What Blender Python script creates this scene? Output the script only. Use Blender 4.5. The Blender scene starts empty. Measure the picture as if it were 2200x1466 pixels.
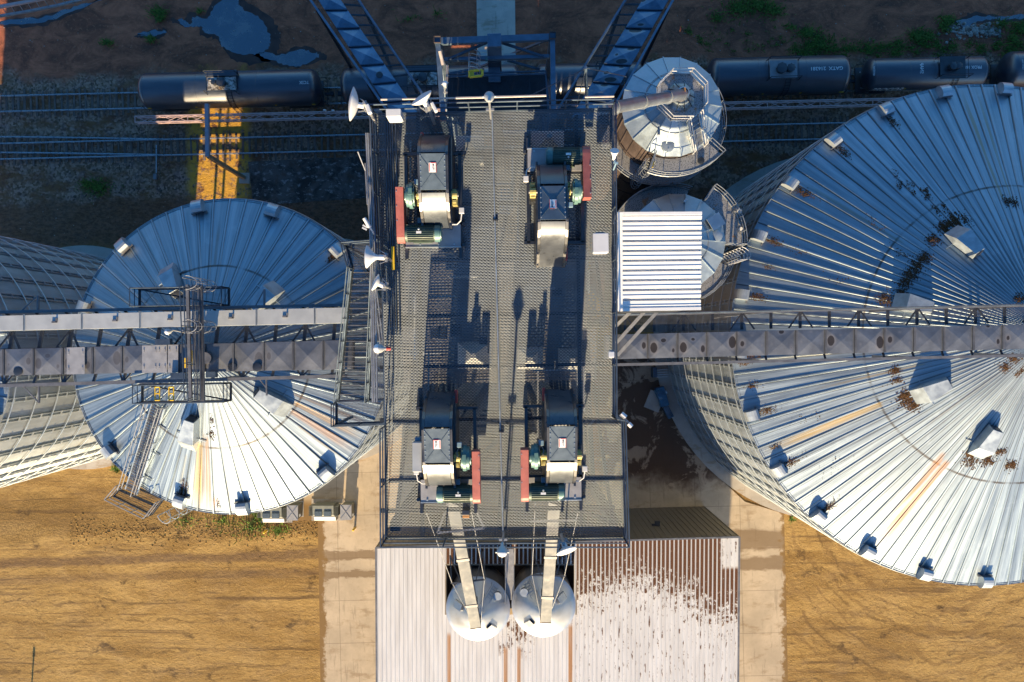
import bpy, bmesh, math, random
from mathutils import Vector, Matrix
R=math.radians
random.seed(7)
scene=bpy.context.scene
col=scene.collection
# ------------------------------------------------------------------ survey: a point of the photo at a known height above the yard
F=1711.1; H=73.0
def P(px,py,h):
    d=H-h
    return Vector(((px-1100.0)*d/F, -(py-733.0)*d/F, h))
ROT=R(1.4)                       # the yard grid is turned a little against the photo
# ------------------------------------------------------------------ mesh builder
class MB:
    def __init__(s): s.v=[]; s.f=[]; s.mi=[]; s.uv={}; s.cur=0; s.ch=[]
    def face(s,pts,uv=None):
        b=len(s.v); s.v.extend([tuple(p) for p in pts]); s.f.append(tuple(range(b,b+len(pts)))); s.mi.append(s.cur)
        if uv: s.uv[len(s.f)-1]=uv
    def raw(s,vs,fs):
        b=len(s.v); s.ch.append((b,len(s.f),len(vs),len(fs))); s.v.extend([tuple(p) for p in vs])
        for f in fs: s.f.append(tuple(b+i for i in f)); s.mi.append(s.cur)
    def obox(s,c,ax,ay,az):
        c=Vector(c)
        vs=[c+ax*i+ay*j+az*k for k in(-1,1) for j in(-1,1) for i in(-1,1)]
        s.raw(vs,[(0,1,3,2),(4,6,7,5),(0,4,5,1),(2,3,7,6),(0,2,6,4),(1,5,7,3)])
    def box(s,c,size,rot=0.0):
        ca,sa=math.cos(rot),math.sin(rot)
        s.obox(c,Vector((ca,sa,0))*size[0]/2,Vector((-sa,ca,0))*size[1]/2,Vector((0,0,1))*size[2]/2)
    def beam(s,a,b,w,h=None,up=Vector((0,0,1))):
        a=Vector(a);b=Vector(b)
        if h is None:h=w
        d=b-a
        if d.length<1e-6:return
        L=d.length;d.normalize()
        u=Vector(up)
        if abs(d.dot(u))>.98:u=Vector((0,1,0))
        x=d.cross(u).normalized();z=x.cross(d).normalized()
        s.obox((a+b)/2,x*w/2,d*L/2,z*h/2)
    def tube(s,a,b,r,n=6,r2=None,cap=True):
        a=Vector(a);b=Vector(b);d=b-a
        if d.length<1e-6:return
        d.normalize();u=Vector((0,0,1)) if abs(d.z)<.95 else Vector((1,0,0))
        x=d.cross(u).normalized();y=d.cross(x).normalized()
        if r2 is None:r2=r
        vs=[];
        for p,rr in((a,r),(b,r2)):
            for i in range(n):
                t=2*math.pi*i/n
                vs.append(p+x*math.cos(t)*rr+y*math.sin(t)*rr)
        fs=[(i,(i+1)%n,n+(i+1)%n,n+i) for i in range(n)]
        if cap: fs+= [tuple(range(n))[::-1],tuple(range(n,2*n))]
        s.raw(vs,fs)
    def path(s,pts,r,n=6):
        for a,b in zip(pts,pts[1:]): s.tube(a,b,r,n)
    def lathe(s,c,prof,n=32,a0=0,a1=2*math.pi,M=None):
        c=Vector(c);full=abs(a1-a0-2*math.pi)<1e-4
        cols=n if full else n+1
        vs=[]
        for i in range(cols):
            t=a0+(a1-a0)*i/n
            for r,z in prof:
                p=Vector((r*math.cos(t),r*math.sin(t),z))
                if M is not None:p=M@p
                vs.append(c+p)
        k=len(prof);fs=[]
        for i in range(n):
            j=(i+1)%cols
            for q in range(k-1):
                fs.append((i*k+q,j*k+q,j*k+q+1,i*k+q+1))
        s.raw(vs,fs)
    def prism(s,poly,z0,z1):
        n=len(poly)
        vs=[(p[0],p[1],z0) for p in poly]+[(p[0],p[1],z1) for p in poly]
        fs=[tuple(range(n))[::-1],tuple(range(n,2*n))]+[(i,(i+1)%n,n+(i+1)%n,n+i) for i in range(n)]
        s.raw(vs,fs)
    def loft(s,a,b):
        n=len(a)
        s.raw(list(a)+list(b),[tuple(range(n))[::-1],tuple(range(n,2*n))]+[(i,(i+1)%n,n+(i+1)%n,n+i) for i in range(n)])
    def build(s,name,mat,parent=None,smooth=False,bevel=0,recalc=True,merge=False):
        if name in SPLIT and len(s.ch)>1 and not s.uv:
            out=None
            for b,f0,nv,nf in s.ch:
                q=MB();q.v=s.v[b:b+nv];q.f=[tuple(i-b for i in f) for f in s.f[f0:f0+nf]];q.mi=[0]*nf;out=q.build(SPLIT[name] or name,mat,parent,smooth,bevel,recalc,merge)
            return out
        me=bpy.data.meshes.new(name)
        off=Vector((0,0,0))
        if parent is not None: off=ROOT.get(parent.name,off)
        me.from_pydata([tuple(Vector(v)-off) for v in s.v],[],s.f)
        mats=mat if isinstance(mat,(list,tuple)) else [mat]
        for m in mats: me.materials.append(m)
        me.polygons.foreach_set('material_index',s.mi)
        if s.uv:
            ul=me.uv_layers.new(name='UVMap')
            for fi,uv in s.uv.items():
                p=me.polygons[fi]
                for k,li in enumerate(p.loop_indices): ul.data[li].uv=uv[k]
        if recalc or merge:
            bm=bmesh.new();bm.from_mesh(me)
            if merge: bmesh.ops.remove_doubles(bm,verts=bm.verts,dist=1e-4)
            if recalc: bmesh.ops.recalc_face_normals(bm,faces=bm.faces)
            bm.to_mesh(me);bm.free()
        if smooth:
            me.polygons.foreach_set('use_smooth',[True]*len(me.polygons))
            try: me.set_sharp_from_angle(angle=R(35))
            except Exception: pass
        o=bpy.data.objects.new(name,me);col.objects.link(o)
        if parent is not None:
            o.parent=parent; ROOT[o.name]=off
        if bevel:
            b=o.modifiers.new('bevel','BEVEL');b.width=bevel;b.segments=2;b.limit_method='ANGLE'
        return o
ROOT={}
# names whose pieces stand apart: every piece becomes a part of its own
SPLIT=dict(braces='brace',joint_flanges='joint_flange',joint_flange='',conduit='',cable_tray='',trestle_legs='trestle_leg',vent_bracket='',lifting_eye='',knee_brace='',treads='tread',roof_bracket='',machinery='machine_box',step_treads='step_tread',drive_boxes='drive_box',brackets='bracket',stay='',rail_posts='rail_post',girt_and_brace='girt',deck_beam='',bracing='brace',top_beam='',support_leg='',bogie_frame='',bracket_knob='',foot='',cantilever_beam='',sill_bolts='sill_bolt',plinth='',stair_tread='',floor_conduit='',main_beam='',landing_frame='landing_beam',roof_seam='',inlet_ribs='inlet_rib',valley_kerb='',roof_gauge='',balcony_valve='',balcony_bracket='',ring_walk_bracket='',lower_walk_bracket='',skid_frame='skid_beam',deck_edge_channel='')
def thing(name,label,cat,loc=(0,0,0),group=None,rotz=0):
    o=bpy.data.objects.new(name,None);col.objects.link(o);o.location=loc;o.rotation_euler=(0,0,rotz)
    o.empty_display_size=.5
    o['label']=label;o['category']=cat
    if group:o['group']=group
    ROOT[o.name]=Vector(loc)
    return o
def tag(o,label,cat,group=None,kind=None):
    o['label']=label;o['category']=cat
    if group:o['group']=group
    if kind:o['kind']=kind
    return o
def struct(o,label=None):
    o['kind']='structure'
    if label:o['label']=label;o['category']=o.name.split('.')[0].replace('_',' ')
    return o
# ------------------------------------------------------------------ node helper
class NT:
    def __init__(s,name):
        s.m=bpy.data.materials.new(name);s.m.use_nodes=True;s.t=s.m.node_tree;s.n=s.t.nodes;s.l=s.t.links
        s.n.clear();s.out=s.n.new('ShaderNodeOutputMaterial');s.b=s.n.new('ShaderNodeBsdfPrincipled')
        s.l.new(s.b.outputs[0],s.out.inputs[0]);s.geo=None;s.tc=None
    def inp(s,node,i,v):
        if v is None:return
        if isinstance(v,bpy.types.NodeSocket): s.l.new(v,node.inputs[i])
        else:
            try:node.inputs[i].default_value=v
            except Exception: node.inputs[i].default_value=(*v,1) if len(v)==3 else v
    def obj(s):
        if not s.tc:s.tc=s.n.new('ShaderNodeTexCoord')
        return s.tc.outputs['Object']
    def uv(s):
        if not s.tc:s.tc=s.n.new('ShaderNodeTexCoord')
        return s.tc.outputs['UV']
    def pos(s):
        if not s.geo:s.geo=s.n.new('ShaderNodeNewGeometry')
        return s.geo.outputs['Position']
    def scale(s,v,sc,loc=(0,0,0),rot=(0,0,0)):
        m=s.n.new('ShaderNodeMapping');s.l.new(v,m.inputs[0]);m.inputs['Scale'].default_value=sc;m.inputs['Location'].default_value=loc;m.inputs['Rotation'].default_value=rot
        return m.outputs[0]
    def noise(s,v,sc,det=4,rough=.55,dist=0.0):
        n=s.n.new('ShaderNodeTexNoise');s.l.new(v,n.inputs['Vector']);n.inputs['Scale'].default_value=sc;n.inputs['Detail'].default_value=det;n.inputs['Roughness'].default_value=rough;n.inputs['Distortion'].default_value=dist
        return n.outputs['Fac']
    def voro(s,v,sc,feat='F1'):
        n=s.n.new('ShaderNodeTexVoronoi');s.l.new(v,n.inputs['Vector']);n.inputs['Scale'].default_value=sc;n.feature=feat
        return n
    def math(s,op,a,b=None,c=None,clamp=False):
        n=s.n.new('ShaderNodeMath');n.operation=op;n.use_clamp=clamp
        s.inp(n,0,a);s.inp(n,1,b);s.inp(n,2,c)
        return n.outputs[0]
    def sep(s,v):
        n=s.n.new('ShaderNodeSeparateXYZ');s.l.new(v,n.inputs[0]);return n.outputs
    def comb(s,x,y,z):
        n=s.n.new('ShaderNodeCombineXYZ');s.inp(n,0,x);s.inp(n,1,y);s.inp(n,2,z);return n.outputs[0]
    def step(s,v,a,b,lo=0,hi=1):
        n=s.n.new('ShaderNodeMapRange');n.interpolation_type='SMOOTHSTEP';s.l.new(v,n.inputs[0])
        n.inputs[1].default_value=a;n.inputs[2].default_value=b;n.inputs[3].default_value=lo;n.inputs[4].default_value=hi
        return n.outputs[0]
    def mix(s,f,a,b,mode='MIX'):
        n=s.n.new('ShaderNodeMix');n.data_type='RGBA';n.blend_type=mode
        s.inp(n,0,f)
        for i,v in((6,a),(7,b)):
            if isinstance(v,bpy.types.NodeSocket): s.l.new(v,n.inputs[i])
            else:n.inputs[i].default_value=(*v,1) if len(v)==3 else v
        return n.outputs[2]
    def bump(s,h,strength=.5,dist=.05):
        n=s.n.new('ShaderNodeBump');n.inputs['Strength'].default_value=strength;n.inputs['Distance'].default_value=dist
        s.l.new(h,n.inputs['Height']);s.l.new(n.outputs[0],s.b.inputs['Normal'])
    def set(s,color=None,rough=None,metal=None,spec=None):
        for k,v in(('Base Color',color),('Roughness',rough),('Metallic',metal),('Specular IOR Level',spec)):
            if v is None:continue
            if isinstance(v,bpy.types.NodeSocket):s.l.new(v,s.b.inputs[k])
            else:s.b.inputs[k].default_value=(*v,1) if isinstance(v,tuple) and len(v)==3 else v
        return s.m
def paint(name,c,rough=.5,metal=0.0,var=.25,sc=3.0,dirt=None,dirt_amt=.45,spec=.5,bump=0,stretch=(1,1,1)):
    """weathered paint or metal: broad tone drift, fine grain and optional dirt patches"""
    N=NT(name);o=N.obj()
    v=N.scale(o,stretch)
    n1=N.noise(v,sc,5,.6);n2=N.noise(v,sc*9,3,.6)
    lo=tuple(x*(1-var) for x in c);hi=tuple(min(1,x*(1+var)) for x in c)
    cc=N.mix(N.step(n1,.3,.7),lo,hi)
    cc=N.mix(N.math('MULTIPLY',n2,.35),cc,lo)
    if dirt:
        n3=N.noise(N.scale(v,(1,1,1),(5.3,2.1,7.7)),sc*.6,6,.65)
        cc=N.mix(N.step(n3,1-dirt_amt,1-dirt_amt+.14),cc,dirt)
    N.set(cc,N.step(n1,.2,.8,max(.05,rough-.1),min(1,rough+.12)),metal,spec)
    if bump:N.bump(n2,bump,.02)
    return N.m
# ------------------------------------------------------------------ materials
M={}
M['galv']=paint('galvanised',(.40,.46,.50),.42,.55,.18,2.0,(.20,.18,.15),.30)
M['galv_light']=paint('galvanised_light',(.44,.49,.52),.42,.55,.12,2.0,(.34,.31,.26),.26)
M['galv_dark']=paint('galvanised_dark',(.20,.20,.21),.5,.5,.25,2.5,(.10,.08,.06),.3)
M['steel_blue']=paint('weathered_steel',(.085,.12,.165),.42,.55,.25,1.6,(.06,.05,.04),.3)
def ior(m,v):
    m.node_tree.nodes['Principled BSDF'].inputs['IOR'].default_value=v;return m
M['black_paint']=paint('black_paint',(.018,.021,.027),.36,0,.25,2,(.05,.045,.04),.2)
ior(M['black_paint'],1.9)
M['char_paint']=paint('charcoal_paint',(.10,.135,.165),.45,.1,.15,3,(.14,.13,.11),.2)
M['dark_steel']=paint('dark_steel',(.024,.031,.042),.5,.3,.3,3)
M['beam']=paint('grey_beam',(.16,.165,.18),.5,.25,.2,2,(.12,.08,.05),.22)
M['pale_rail']=paint('pale_rail',(.34,.35,.36),.45,.5,.15,3,(.2,.13,.08),.2)
M['teal']=paint('teal_paint',(.10,.20,.19),.4,.1,.2,5,(.05,.06,.05),.3)
M['motor']=paint('motor_green',(.075,.11,.085),.45,.1,.25,5,(.12,.11,.08),.25)
M['red_guard']=paint('red_guard',(.36,.105,.085),.55,0,.14,4,(.44,.17,.12),.35)
M['white']=paint('white_paint',(.60,.605,.61),.5,0,.05,3,(.5,.46,.4),.15)
M['white_sheet']=paint('white_sheet',(.78,.78,.76),.5,.0,.04,1.5,(.62,.60,.56),.12)
M['yellow']=paint('yellow_paint',(.72,.47,.03),.5,0,.12,4,(.3,.2,.05),.2)
M['bearing']=paint('bearing_yellow',(.42,.36,.13),.5,.1,.25,8,(.06,.06,.05),.35)
M['brass']=paint('brown_metal',(.36,.20,.08),.5,.2,.2,5)
M['pink']=paint('faded_pink_steel',(.50,.36,.34),.55,.1,.12,3,(.34,.18,.12),.22)
M['box_grey']=paint('box_grey',(.44,.46,.46),.5,.2,.08,1.5,(.35,.33,.30),.18)
M['tan_wall']=paint('tan_siding',(.27,.23,.17),.5,.1,.08,1.0)
M['rust_wall']=paint('rusty_steel',(.075,.055,.05),.7,.2,.35,1.2,(.20,.085,.035),.22,stretch=(1,1,.35))
M['plate_grey']=paint('grey_plate',(.34,.34,.35),.55,.2,.12,3,(.13,.11,.09),.3)
M['glass']=paint('lamp_glass',(.72,.74,.74),.2,0,.04,3)
M['util_green']=paint('utility_green',(.20,.21,.18),.5,.1,.12,3,(.12,.1,.07),.25)
M['wood']=paint('sleeper_wood',(.17,.125,.10),.85,0,.45,1.5,(.34,.27,.23),.40,stretch=(3,.6,1))
M['rail_steel']=paint('rail_steel',(.50,.50,.50),.3,.85,.15,3,(.25,.14,.08),.2)
M['red_paint']=paint('red_paint',(.45,.05,.04),.5,0,.2,4)
M['copper']=paint('copper_paint',(.50,.24,.08),.5,.2,.15,6)
M['lettering']=paint('lettering_white',(.72,.74,.74),.6,0,.06,5)
M['sign_white']=paint('sign_white',(.75,.74,.72),.5,0,.06,8)
M['blue_fan']=paint('blue_fan_paint',(.03,.13,.24),.45,.1,.25,4,(.03,.03,.03),.3)

def mat_expanded():
    return paint('expanded_steel',(.128,.152,.176),.5,.3,.25,1.2,(.10,.105,.108),.34)
M['expanded']=mat_expanded()
M['grating']=paint('bar_grating',(.13,.13,.135),.5,.4,.25,2,(.09,.07,.05),.3)

def mat_roof(name,streaks,seed,nrib=60,midr=5.2,base=(.35,.42,.465)):
    """galvanised roof sheet: UV.x = angle (deg), UV.y = metres from the peak; rust and grain run-off in radial streaks"""
    N=NT(name);u,v,_=N.sep(N.uv())
    q=N.comb(N.math('MULTIPLY',u,.55),N.math('MULTIPLY',v,.12),seed*1.7)
    n1=N.noise(q,1.3,5,.65)
    q2=N.comb(N.math('MULTIPLY',u,2.2),N.math('MULTIPLY',v,.25),seed)
    n2=N.noise(q2,1.7,4,.6)
    n3=N.noise(N.obj(),1.1,5,.6)
    pan=N.n.new('ShaderNodeTexWhiteNoise');pan.noise_dimensions='1D'
    N.l.new(N.math('FLOOR',N.math('MULTIPLY',u,nrib/360.0)),pan.inputs['W'])
    hi=tuple(min(1,c*1.22) for c in base);lo=tuple(c*.68 for c in base)
    c=N.mix(N.step(n1,.28,.72),lo,hi)
    c=N.mix(N.math('MULTIPLY',N.step(n2,.5,.78),.22),c,(.24,.29,.32))
    c=N.mix(N.math('MULTIPLY',pan.outputs[0],.34),c,(.22,.27,.31))
    c=N.mix(N.math('MULTIPLY',N.step(n3,.55,.75),.3),c,(.50,.56,.60))
    fr=N.math('FRACT',N.math('ADD',N.math('MULTIPLY',u,nrib/360.0),.5))
    rd=N.math('SUBTRACT',fr,.5)
    arc=N.math('MULTIPLY',v,2*math.pi/nrib)
    rd=N.math('MULTIPLY',rd,arc)
    line=N.math('SUBTRACT',1.0,N.step(N.math('ABSOLUTE',N.math('SUBTRACT',rd,.085)),.01,.045))  # dark line down one side of each rib paints rib shade into the colour
    c=N.mix(N.math('MULTIPLY',line,N.step(n2,.3,.6,.35,.75)),c,(.085,.085,.085))
    sm=N.math('SUBTRACT',1.0,N.step(N.math('ABSOLUTE',N.math('SUBTRACT',v,midr+.03)),.02,.10))
    c=N.mix(N.math('MULTIPLY',sm,N.step(n3,.35,.6,.1,.8)),c,(.07,.05,.035))
    for (a,w,r0,r1,rc,amt) in streaks:
        m=N.math('SUBTRACT',1.0,N.step(N.math('ABSOLUTE',N.math('SUBTRACT',u,a)),w*.35,w))
        m2=N.math('MULTIPLY',N.step(v,r0-.15,r0+.2),N.math('SUBTRACT',1.0,N.step(v,r1*.8,r1*1.02)))
        m=N.math('MULTIPLY',m,m2)
        m=N.math('MULTIPLY',m,N.step(n2,.25,.62,.35,1))
        c=N.mix(N.math('MULTIPLY',m,amt),c,rc)
    N.set(c,N.step(n1,.2,.8,.40,.58),.82)
    return N.m
def mat_wall():
    """corrugated galvanised bin sheet: fine horizontal corrugation as bump, vertical weather streaks; UV.x = metres round, UV.y = height"""
    N=NT('bin_wall_sheet');u,v,_=N.sep(N.uv())
    w=N.math('SINE',N.math('MULTIPLY',v,2*math.pi/.1016))
    n1=N.noise(N.comb(N.math('MULTIPLY',u,.9),N.math('MULTIPLY',v,.10),0),1.4,5,.65)
    n2=N.noise(N.comb(u,v,3.0),.45,4,.6)
    pan=N.n.new('ShaderNodeTexWhiteNoise');pan.noise_dimensions='2D'
    N.l.new(N.comb(N.math('FLOOR',N.math('MULTIPLY',u,.36)),N.math('FLOOR',N.math('MULTIPLY',v,.9)),0),pan.inputs[0])
    c=N.mix(N.step(n1,.3,.7),(.30,.335,.345),(.48,.52,.53))
    c=N.mix(N.math('MULTIPLY',pan.outputs[0],.35),c,(.32,.36,.38))
    c=N.mix(N.math('MULTIPLY',N.step(n2,.55,.75),.35),c,(.40,.36,.24))
    N.set(c,.42,.6);N.bump(w,.9,.022)
    return N.m
M['bin_wall']=mat_wall()
def mat_ground():
    N=NT('yard_ground');p=N.pos();x,y,z=N.sep(p)
    def nz(sc,st=(1,1,1),det=5,ro=.6,dist=0,loc=(0,0,0)):return N.noise(N.scale(p,st,loc),sc,det,ro,dist)
    wob=N.math('MULTIPLY',N.math('SUBTRACT',nz(.16,det=6,ro=.7),.5),7.0)
    yy=N.math('ADD',N.math('SUBTRACT',y,N.math('MULTIPLY',x,.0244)),wob)
    # straw and spilled-grain yard to the south
    a=nz(.22,(.45,1.6,1),7,.68,1.2);b=nz(2.6,(.7,1.4,1),6,.75);cfi=nz(7.5,(1,1.2,1),5,.75)
    tr=nz(.55,(.16,3.4,1),5,.6,.9,(3,1,0))
    c=N.mix(N.step(a,.36,.62),(.295,.172,.050),(.46,.288,.094))
    c=N.mix(N.math('MULTIPLY',N.step(b,.46,.70),.6),c,(.17,.09,.026))
    c=N.mix(N.math('MULTIPLY',N.step(cfi,.50,.66),.5),c,(.56,.37,.13))
    c=N.mix(N.math('MULTIPLY',N.step(tr,.54,.68),.75),c,(.13,.075,.032))
    blot=nz(.35,(.8,1.3,1),7,.75,0,(11,4,0))
    c=N.mix(N.math('MULTIPLY',N.step(blot,.57,.66),.8),c,(.07,.040,.018))
    wt=N.math('SUBTRACT',N.step(yy,-17.6,-16.6),N.step(yy,-13.8,-12.6))
    c=N.mix(N.math('MULTIPLY',wt,N.step(cfi,.40,.60,.1,.75)),c,(.12,.068,.020))
    # wheel tracks at the edge of the yard
    yt=N.math('SUBTRACT',y,N.math('MULTIPLY',x,.03))
    yt=N.math('ADD',yt,N.math('MULTIPLY',N.math('SUBTRACT',nz(.35,(.5,1,1)),.5),.9))
    t1=N.math('SUBTRACT',1.0,N.step(N.math('ABSOLUTE',N.math('ADD',yt,19.0)),.25,.65))
    t2=N.math('SUBTRACT',1.0,N.step(N.math('ABSOLUTE',N.math('ADD',yt,20.6)),.15,.55))
    tm=N.math('MULTIPLY',N.math('MAXIMUM',t1,N.math('MULTIPLY',t2,.6)),N.step(x,16,18,1,0))
    c=N.mix(N.math('MULTIPLY',tm,N.step(b,.3,.6,.5,.9)),c,(.17,.10,.048))
    # right yard: curved wheel scuffs round a turning circle
    dx=N.math('SUBTRACT',x,40.0);dy=N.math('SUBTRACT',y,-12.0)
    rr=N.math('SQRT',N.math('ADD',N.math('MULTIPLY',dx,dx),N.math('MULTIPLY',dy,dy)))
    rr=N.math('ADD',rr,N.math('MULTIPLY',nz(.12),5.0))
    ring=N.noise(N.comb(N.math('MULTIPLY',rr,1.0),N.math('MULTIPLY',N.math('ARCTAN2',dy,dx),2.2),0),1.5,5,.7)
    rm=N.math('MULTIPLY',N.step(ring,.47,.62),N.step(x,23,27))
    c=N.mix(N.math('MULTIPLY',rm,.55),c,(.19,.105,.036))
    wig=N.math('MULTIPLY',N.math('SUBTRACT',nz(.25),.5),2.4)
    r2=N.math('ADD',N.math('SQRT',N.math('ADD',N.math('MULTIPLY',dx,dx),N.math('MULTIPLY',dy,dy))),wig);y2=N.math('ADD',N.math('SUBTRACT',y,N.math('MULTIPLY',x,.012)),wig)
    brk=N.step(nz(.6,(1,1,1),5,.7,0,(9,9,0)),.42,.56)
    rut=None
    for src,q,sd in((r2,13.3,'r'),(r2,15.1,'r'),(r2,17.4,'r'),(r2,19.2,'r'),(r2,22.5,'r'),(y2,-23.4,'l'),(y2,-25.2,'l'),(y2,-28.0,'l'),(y2,-29.8,'l')):
        k=N.math('SUBTRACT',1.0,N.step(N.math('ABSOLUTE',N.math('SUBTRACT',src,q)),.04,.17))
        k=N.math('MULTIPLY',k,N.step(x,26,28) if sd=='r' else N.step(x,-19,-17,1,0))
        rut=k if rut is None else N.math('MAXIMUM',rut,k)
    rut=N.math('MULTIPLY',rut,brk)
    c=N.mix(N.math('MULTIPLY',rut,.6),c,(.13,.075,.028))
    # ballast of the railway band
    vs=N.voro(p,5.5);g=N.sep(vs.outputs['Color'])[0]
    bal=N.mix(g,(.075,.046,.036),(.40,.26,.20))
    bal=N.mix(N.math('MULTIPLY',N.step(nz(.45,(.6,1.2,1),6,.7,0,(2,8,0)),.46,.62),.9),bal,(.15,.06,.028))
    bal=N.mix(N.math('MULTIPLY',N.math('MULTIPLY',N.step(nz(1.1,(1,1,1),6,.75),.40,.52),N.math('ADD',N.math('MULTIPLY',N.step(x,-30.2,-29.2),N.step(x,-24.6,-23.6,.9,0)),.09)),.95),bal,(.66,.36,.05))  # spilled-grain yellow, mostly held to the sunlit strip to paint in its golden light
    bal=N.mix(N.step(N.math('ADD',yy,N.math('MULTIPLY',wob,-.4)),13.2,14.2,.85,0),bal,N.mix(N.step(b,.4,.6),(.10,.045,.022),(.22,.10,.05)))
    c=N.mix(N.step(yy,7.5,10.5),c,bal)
    # trampled mud to the north
    d1=nz(.30,(1.0,1.6,1),7,.72,.8,(7,3,0));d2=nz(3.2,det=6,ro=.75)
    mud=N.mix(N.step(d1,.34,.66),(.16,.050,.025),(.52,.170,.088))
    mud=N.mix(N.math('MULTIPLY',N.step(d2,.52,.70),.6),mud,(.60,.24,.125))
    mud=N.mix(N.step(nz(9.0,det=2),.70,.76),mud,(.60,.40,.30))
    c=N.mix(N.step(yy,24.5,26.0),c,mud)
    ro=N.step(d1,.3,.6,.62,.95)
    N.set(c,ro,0,.35)
    hb=N.math('ADD',N.math('MULTIPLY',b,.6),N.math('ADD',N.math('MULTIPLY',cfi,.5),N.math('MULTIPLY',g,.35)))
    N.bump(hb,.75,.12)
    return N.m
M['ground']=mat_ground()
def mat_concrete(name='yard_concrete',base=(.56,.455,.325),joints=True):
    N=NT(name);p=N.pos();x,y,z=N.sep(p)
    v=N.scale(p,(1,1,1),(0,0,0),(0,0,-ROT))
    n1=N.noise(v,.35,6,.65);n2=N.noise(v,3.5,5,.7);n3=N.noise(N.scale(v,(.5,1.2,1)),.9,6,.7)
    c=N.mix(N.step(n1,.3,.7),tuple(b*.80 for b in base),tuple(b*1.08 for b in base))
    c=N.mix(N.math('MULTIPLY',N.step(n2,.5,.75),.3),c,tuple(b*.7 for b in base))
    c=N.mix(N.math('MULTIPLY',N.step(n3,.52,.68),.6),c,(.30,.21,.12))
    sc_=N.noise(N.scale(v,(2.5,.35,1),(0,0,0),(0,0,.5)),.8,5,.7);c=N.mix(N.math('MULTIPLY',N.step(sc_,.56,.66),.35),c,(.20,.155,.115))
    if joints:
        br=N.n.new('ShaderNodeTexBrick');N.l.new(v,br.inputs['Vector']);br.offset=0;br.inputs['Scale'].default_value=1
        br.inputs['Brick Width'].default_value=4.1;br.inputs['Row Height'].default_value=3.9;br.inputs['Mortar Size'].default_value=.028
        br.inputs['Mortar Smooth'].default_value=.3
        c=N.mix(N.math('MULTIPLY',br.outputs['Fac'],.55),c,(.16,.125,.09))
        # soil carried across by lorries
        yt=N.math('ADD',N.math('SUBTRACT',y,N.math('MULTIPLY',x,.03)),N.math('MULTIPLY',N.math('SUBTRACT',n3,.5),1.6))
        for a,w,xx in((-19.2,.55,'l'),(-20.9,.45,'l'),(-18.9,1.1,'r'),(-21.1,.8,'r')):
            m=N.math('SUBTRACT',1.0,N.step(N.math('ABSOLUTE',N.math('SUBTRACT',yt,a)),w*.6,w))
            m=N.math('MULTIPLY',m,N.step(x,0,.1,1,0) if xx=='l' else N.step(x,0,.1))
            c=N.mix(N.math('MULTIPLY',m,.8),c,(.21,.14,.075))
        eg=N.math('MULTIPLY',N.math('SUBTRACT',N.noise(p,.8,6,.75),.5),2.6)
        ex=N.math('ADD',x,eg)
        dirt=N.math('MAXIMUM',N.step(ex,-17.3,-16.9,1,0),N.step(ex,24.6,25.0))
        c=N.mix(N.math('MULTIPLY',dirt,N.step(y,-13.8,-15.2)),c,(.24,.145,.055))
        # old wet grain staining between the building and the bin
        wet=N.math('MULTIPLY',N.step(N.math('ADD',y,N.math('MULTIPLY',n1,5.0)),-11.5,-9.5),N.step(x,6.5,7.5))
        blot=N.noise(N.scale(v,(1,1,1),(4,9,0)),.42,6,.62,.6)
        wm=N.math('MULTIPLY',wet,N.step(blot,.545,.60,1,.0))
        c=N.mix(N.math('MULTIPLY',wet,.6),c,(.27,.155,.09))
        c=N.mix(N.math('MULTIPLY',wm,.9),c,(.075,.040,.025))
    N.set(c,.8,0,.3);N.bump(n2,.25,.02)
    return N.m
M['concrete']=mat_concrete()
M['pad']=mat_concrete('pad_concrete',(.44,.40,.35),False)
M['path']=mat_concrete('path_concrete',(.66,.545,.44),False)
def mat_water():
    N=NT('puddle_water');n=N.noise(N.pos(),1.4,4,.6);n2=N.noise(N.pos(),.5,5,.7)
    N.set(N.mix(N.step(n2,.45,.62),(.006,.014,.034),(.03,.03,.034)),N.step(n2,.4,.65,.05,.40),0,.5);N.b.inputs['IOR'].default_value=3.3;N.bump(n,.03,.02)
    return N.m
M['water']=mat_water();M['wet_mud']=paint('wet_mud',(.085,.036,.022),.42,0,.35,1.2,(.05,.03,.03),.4)
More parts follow.
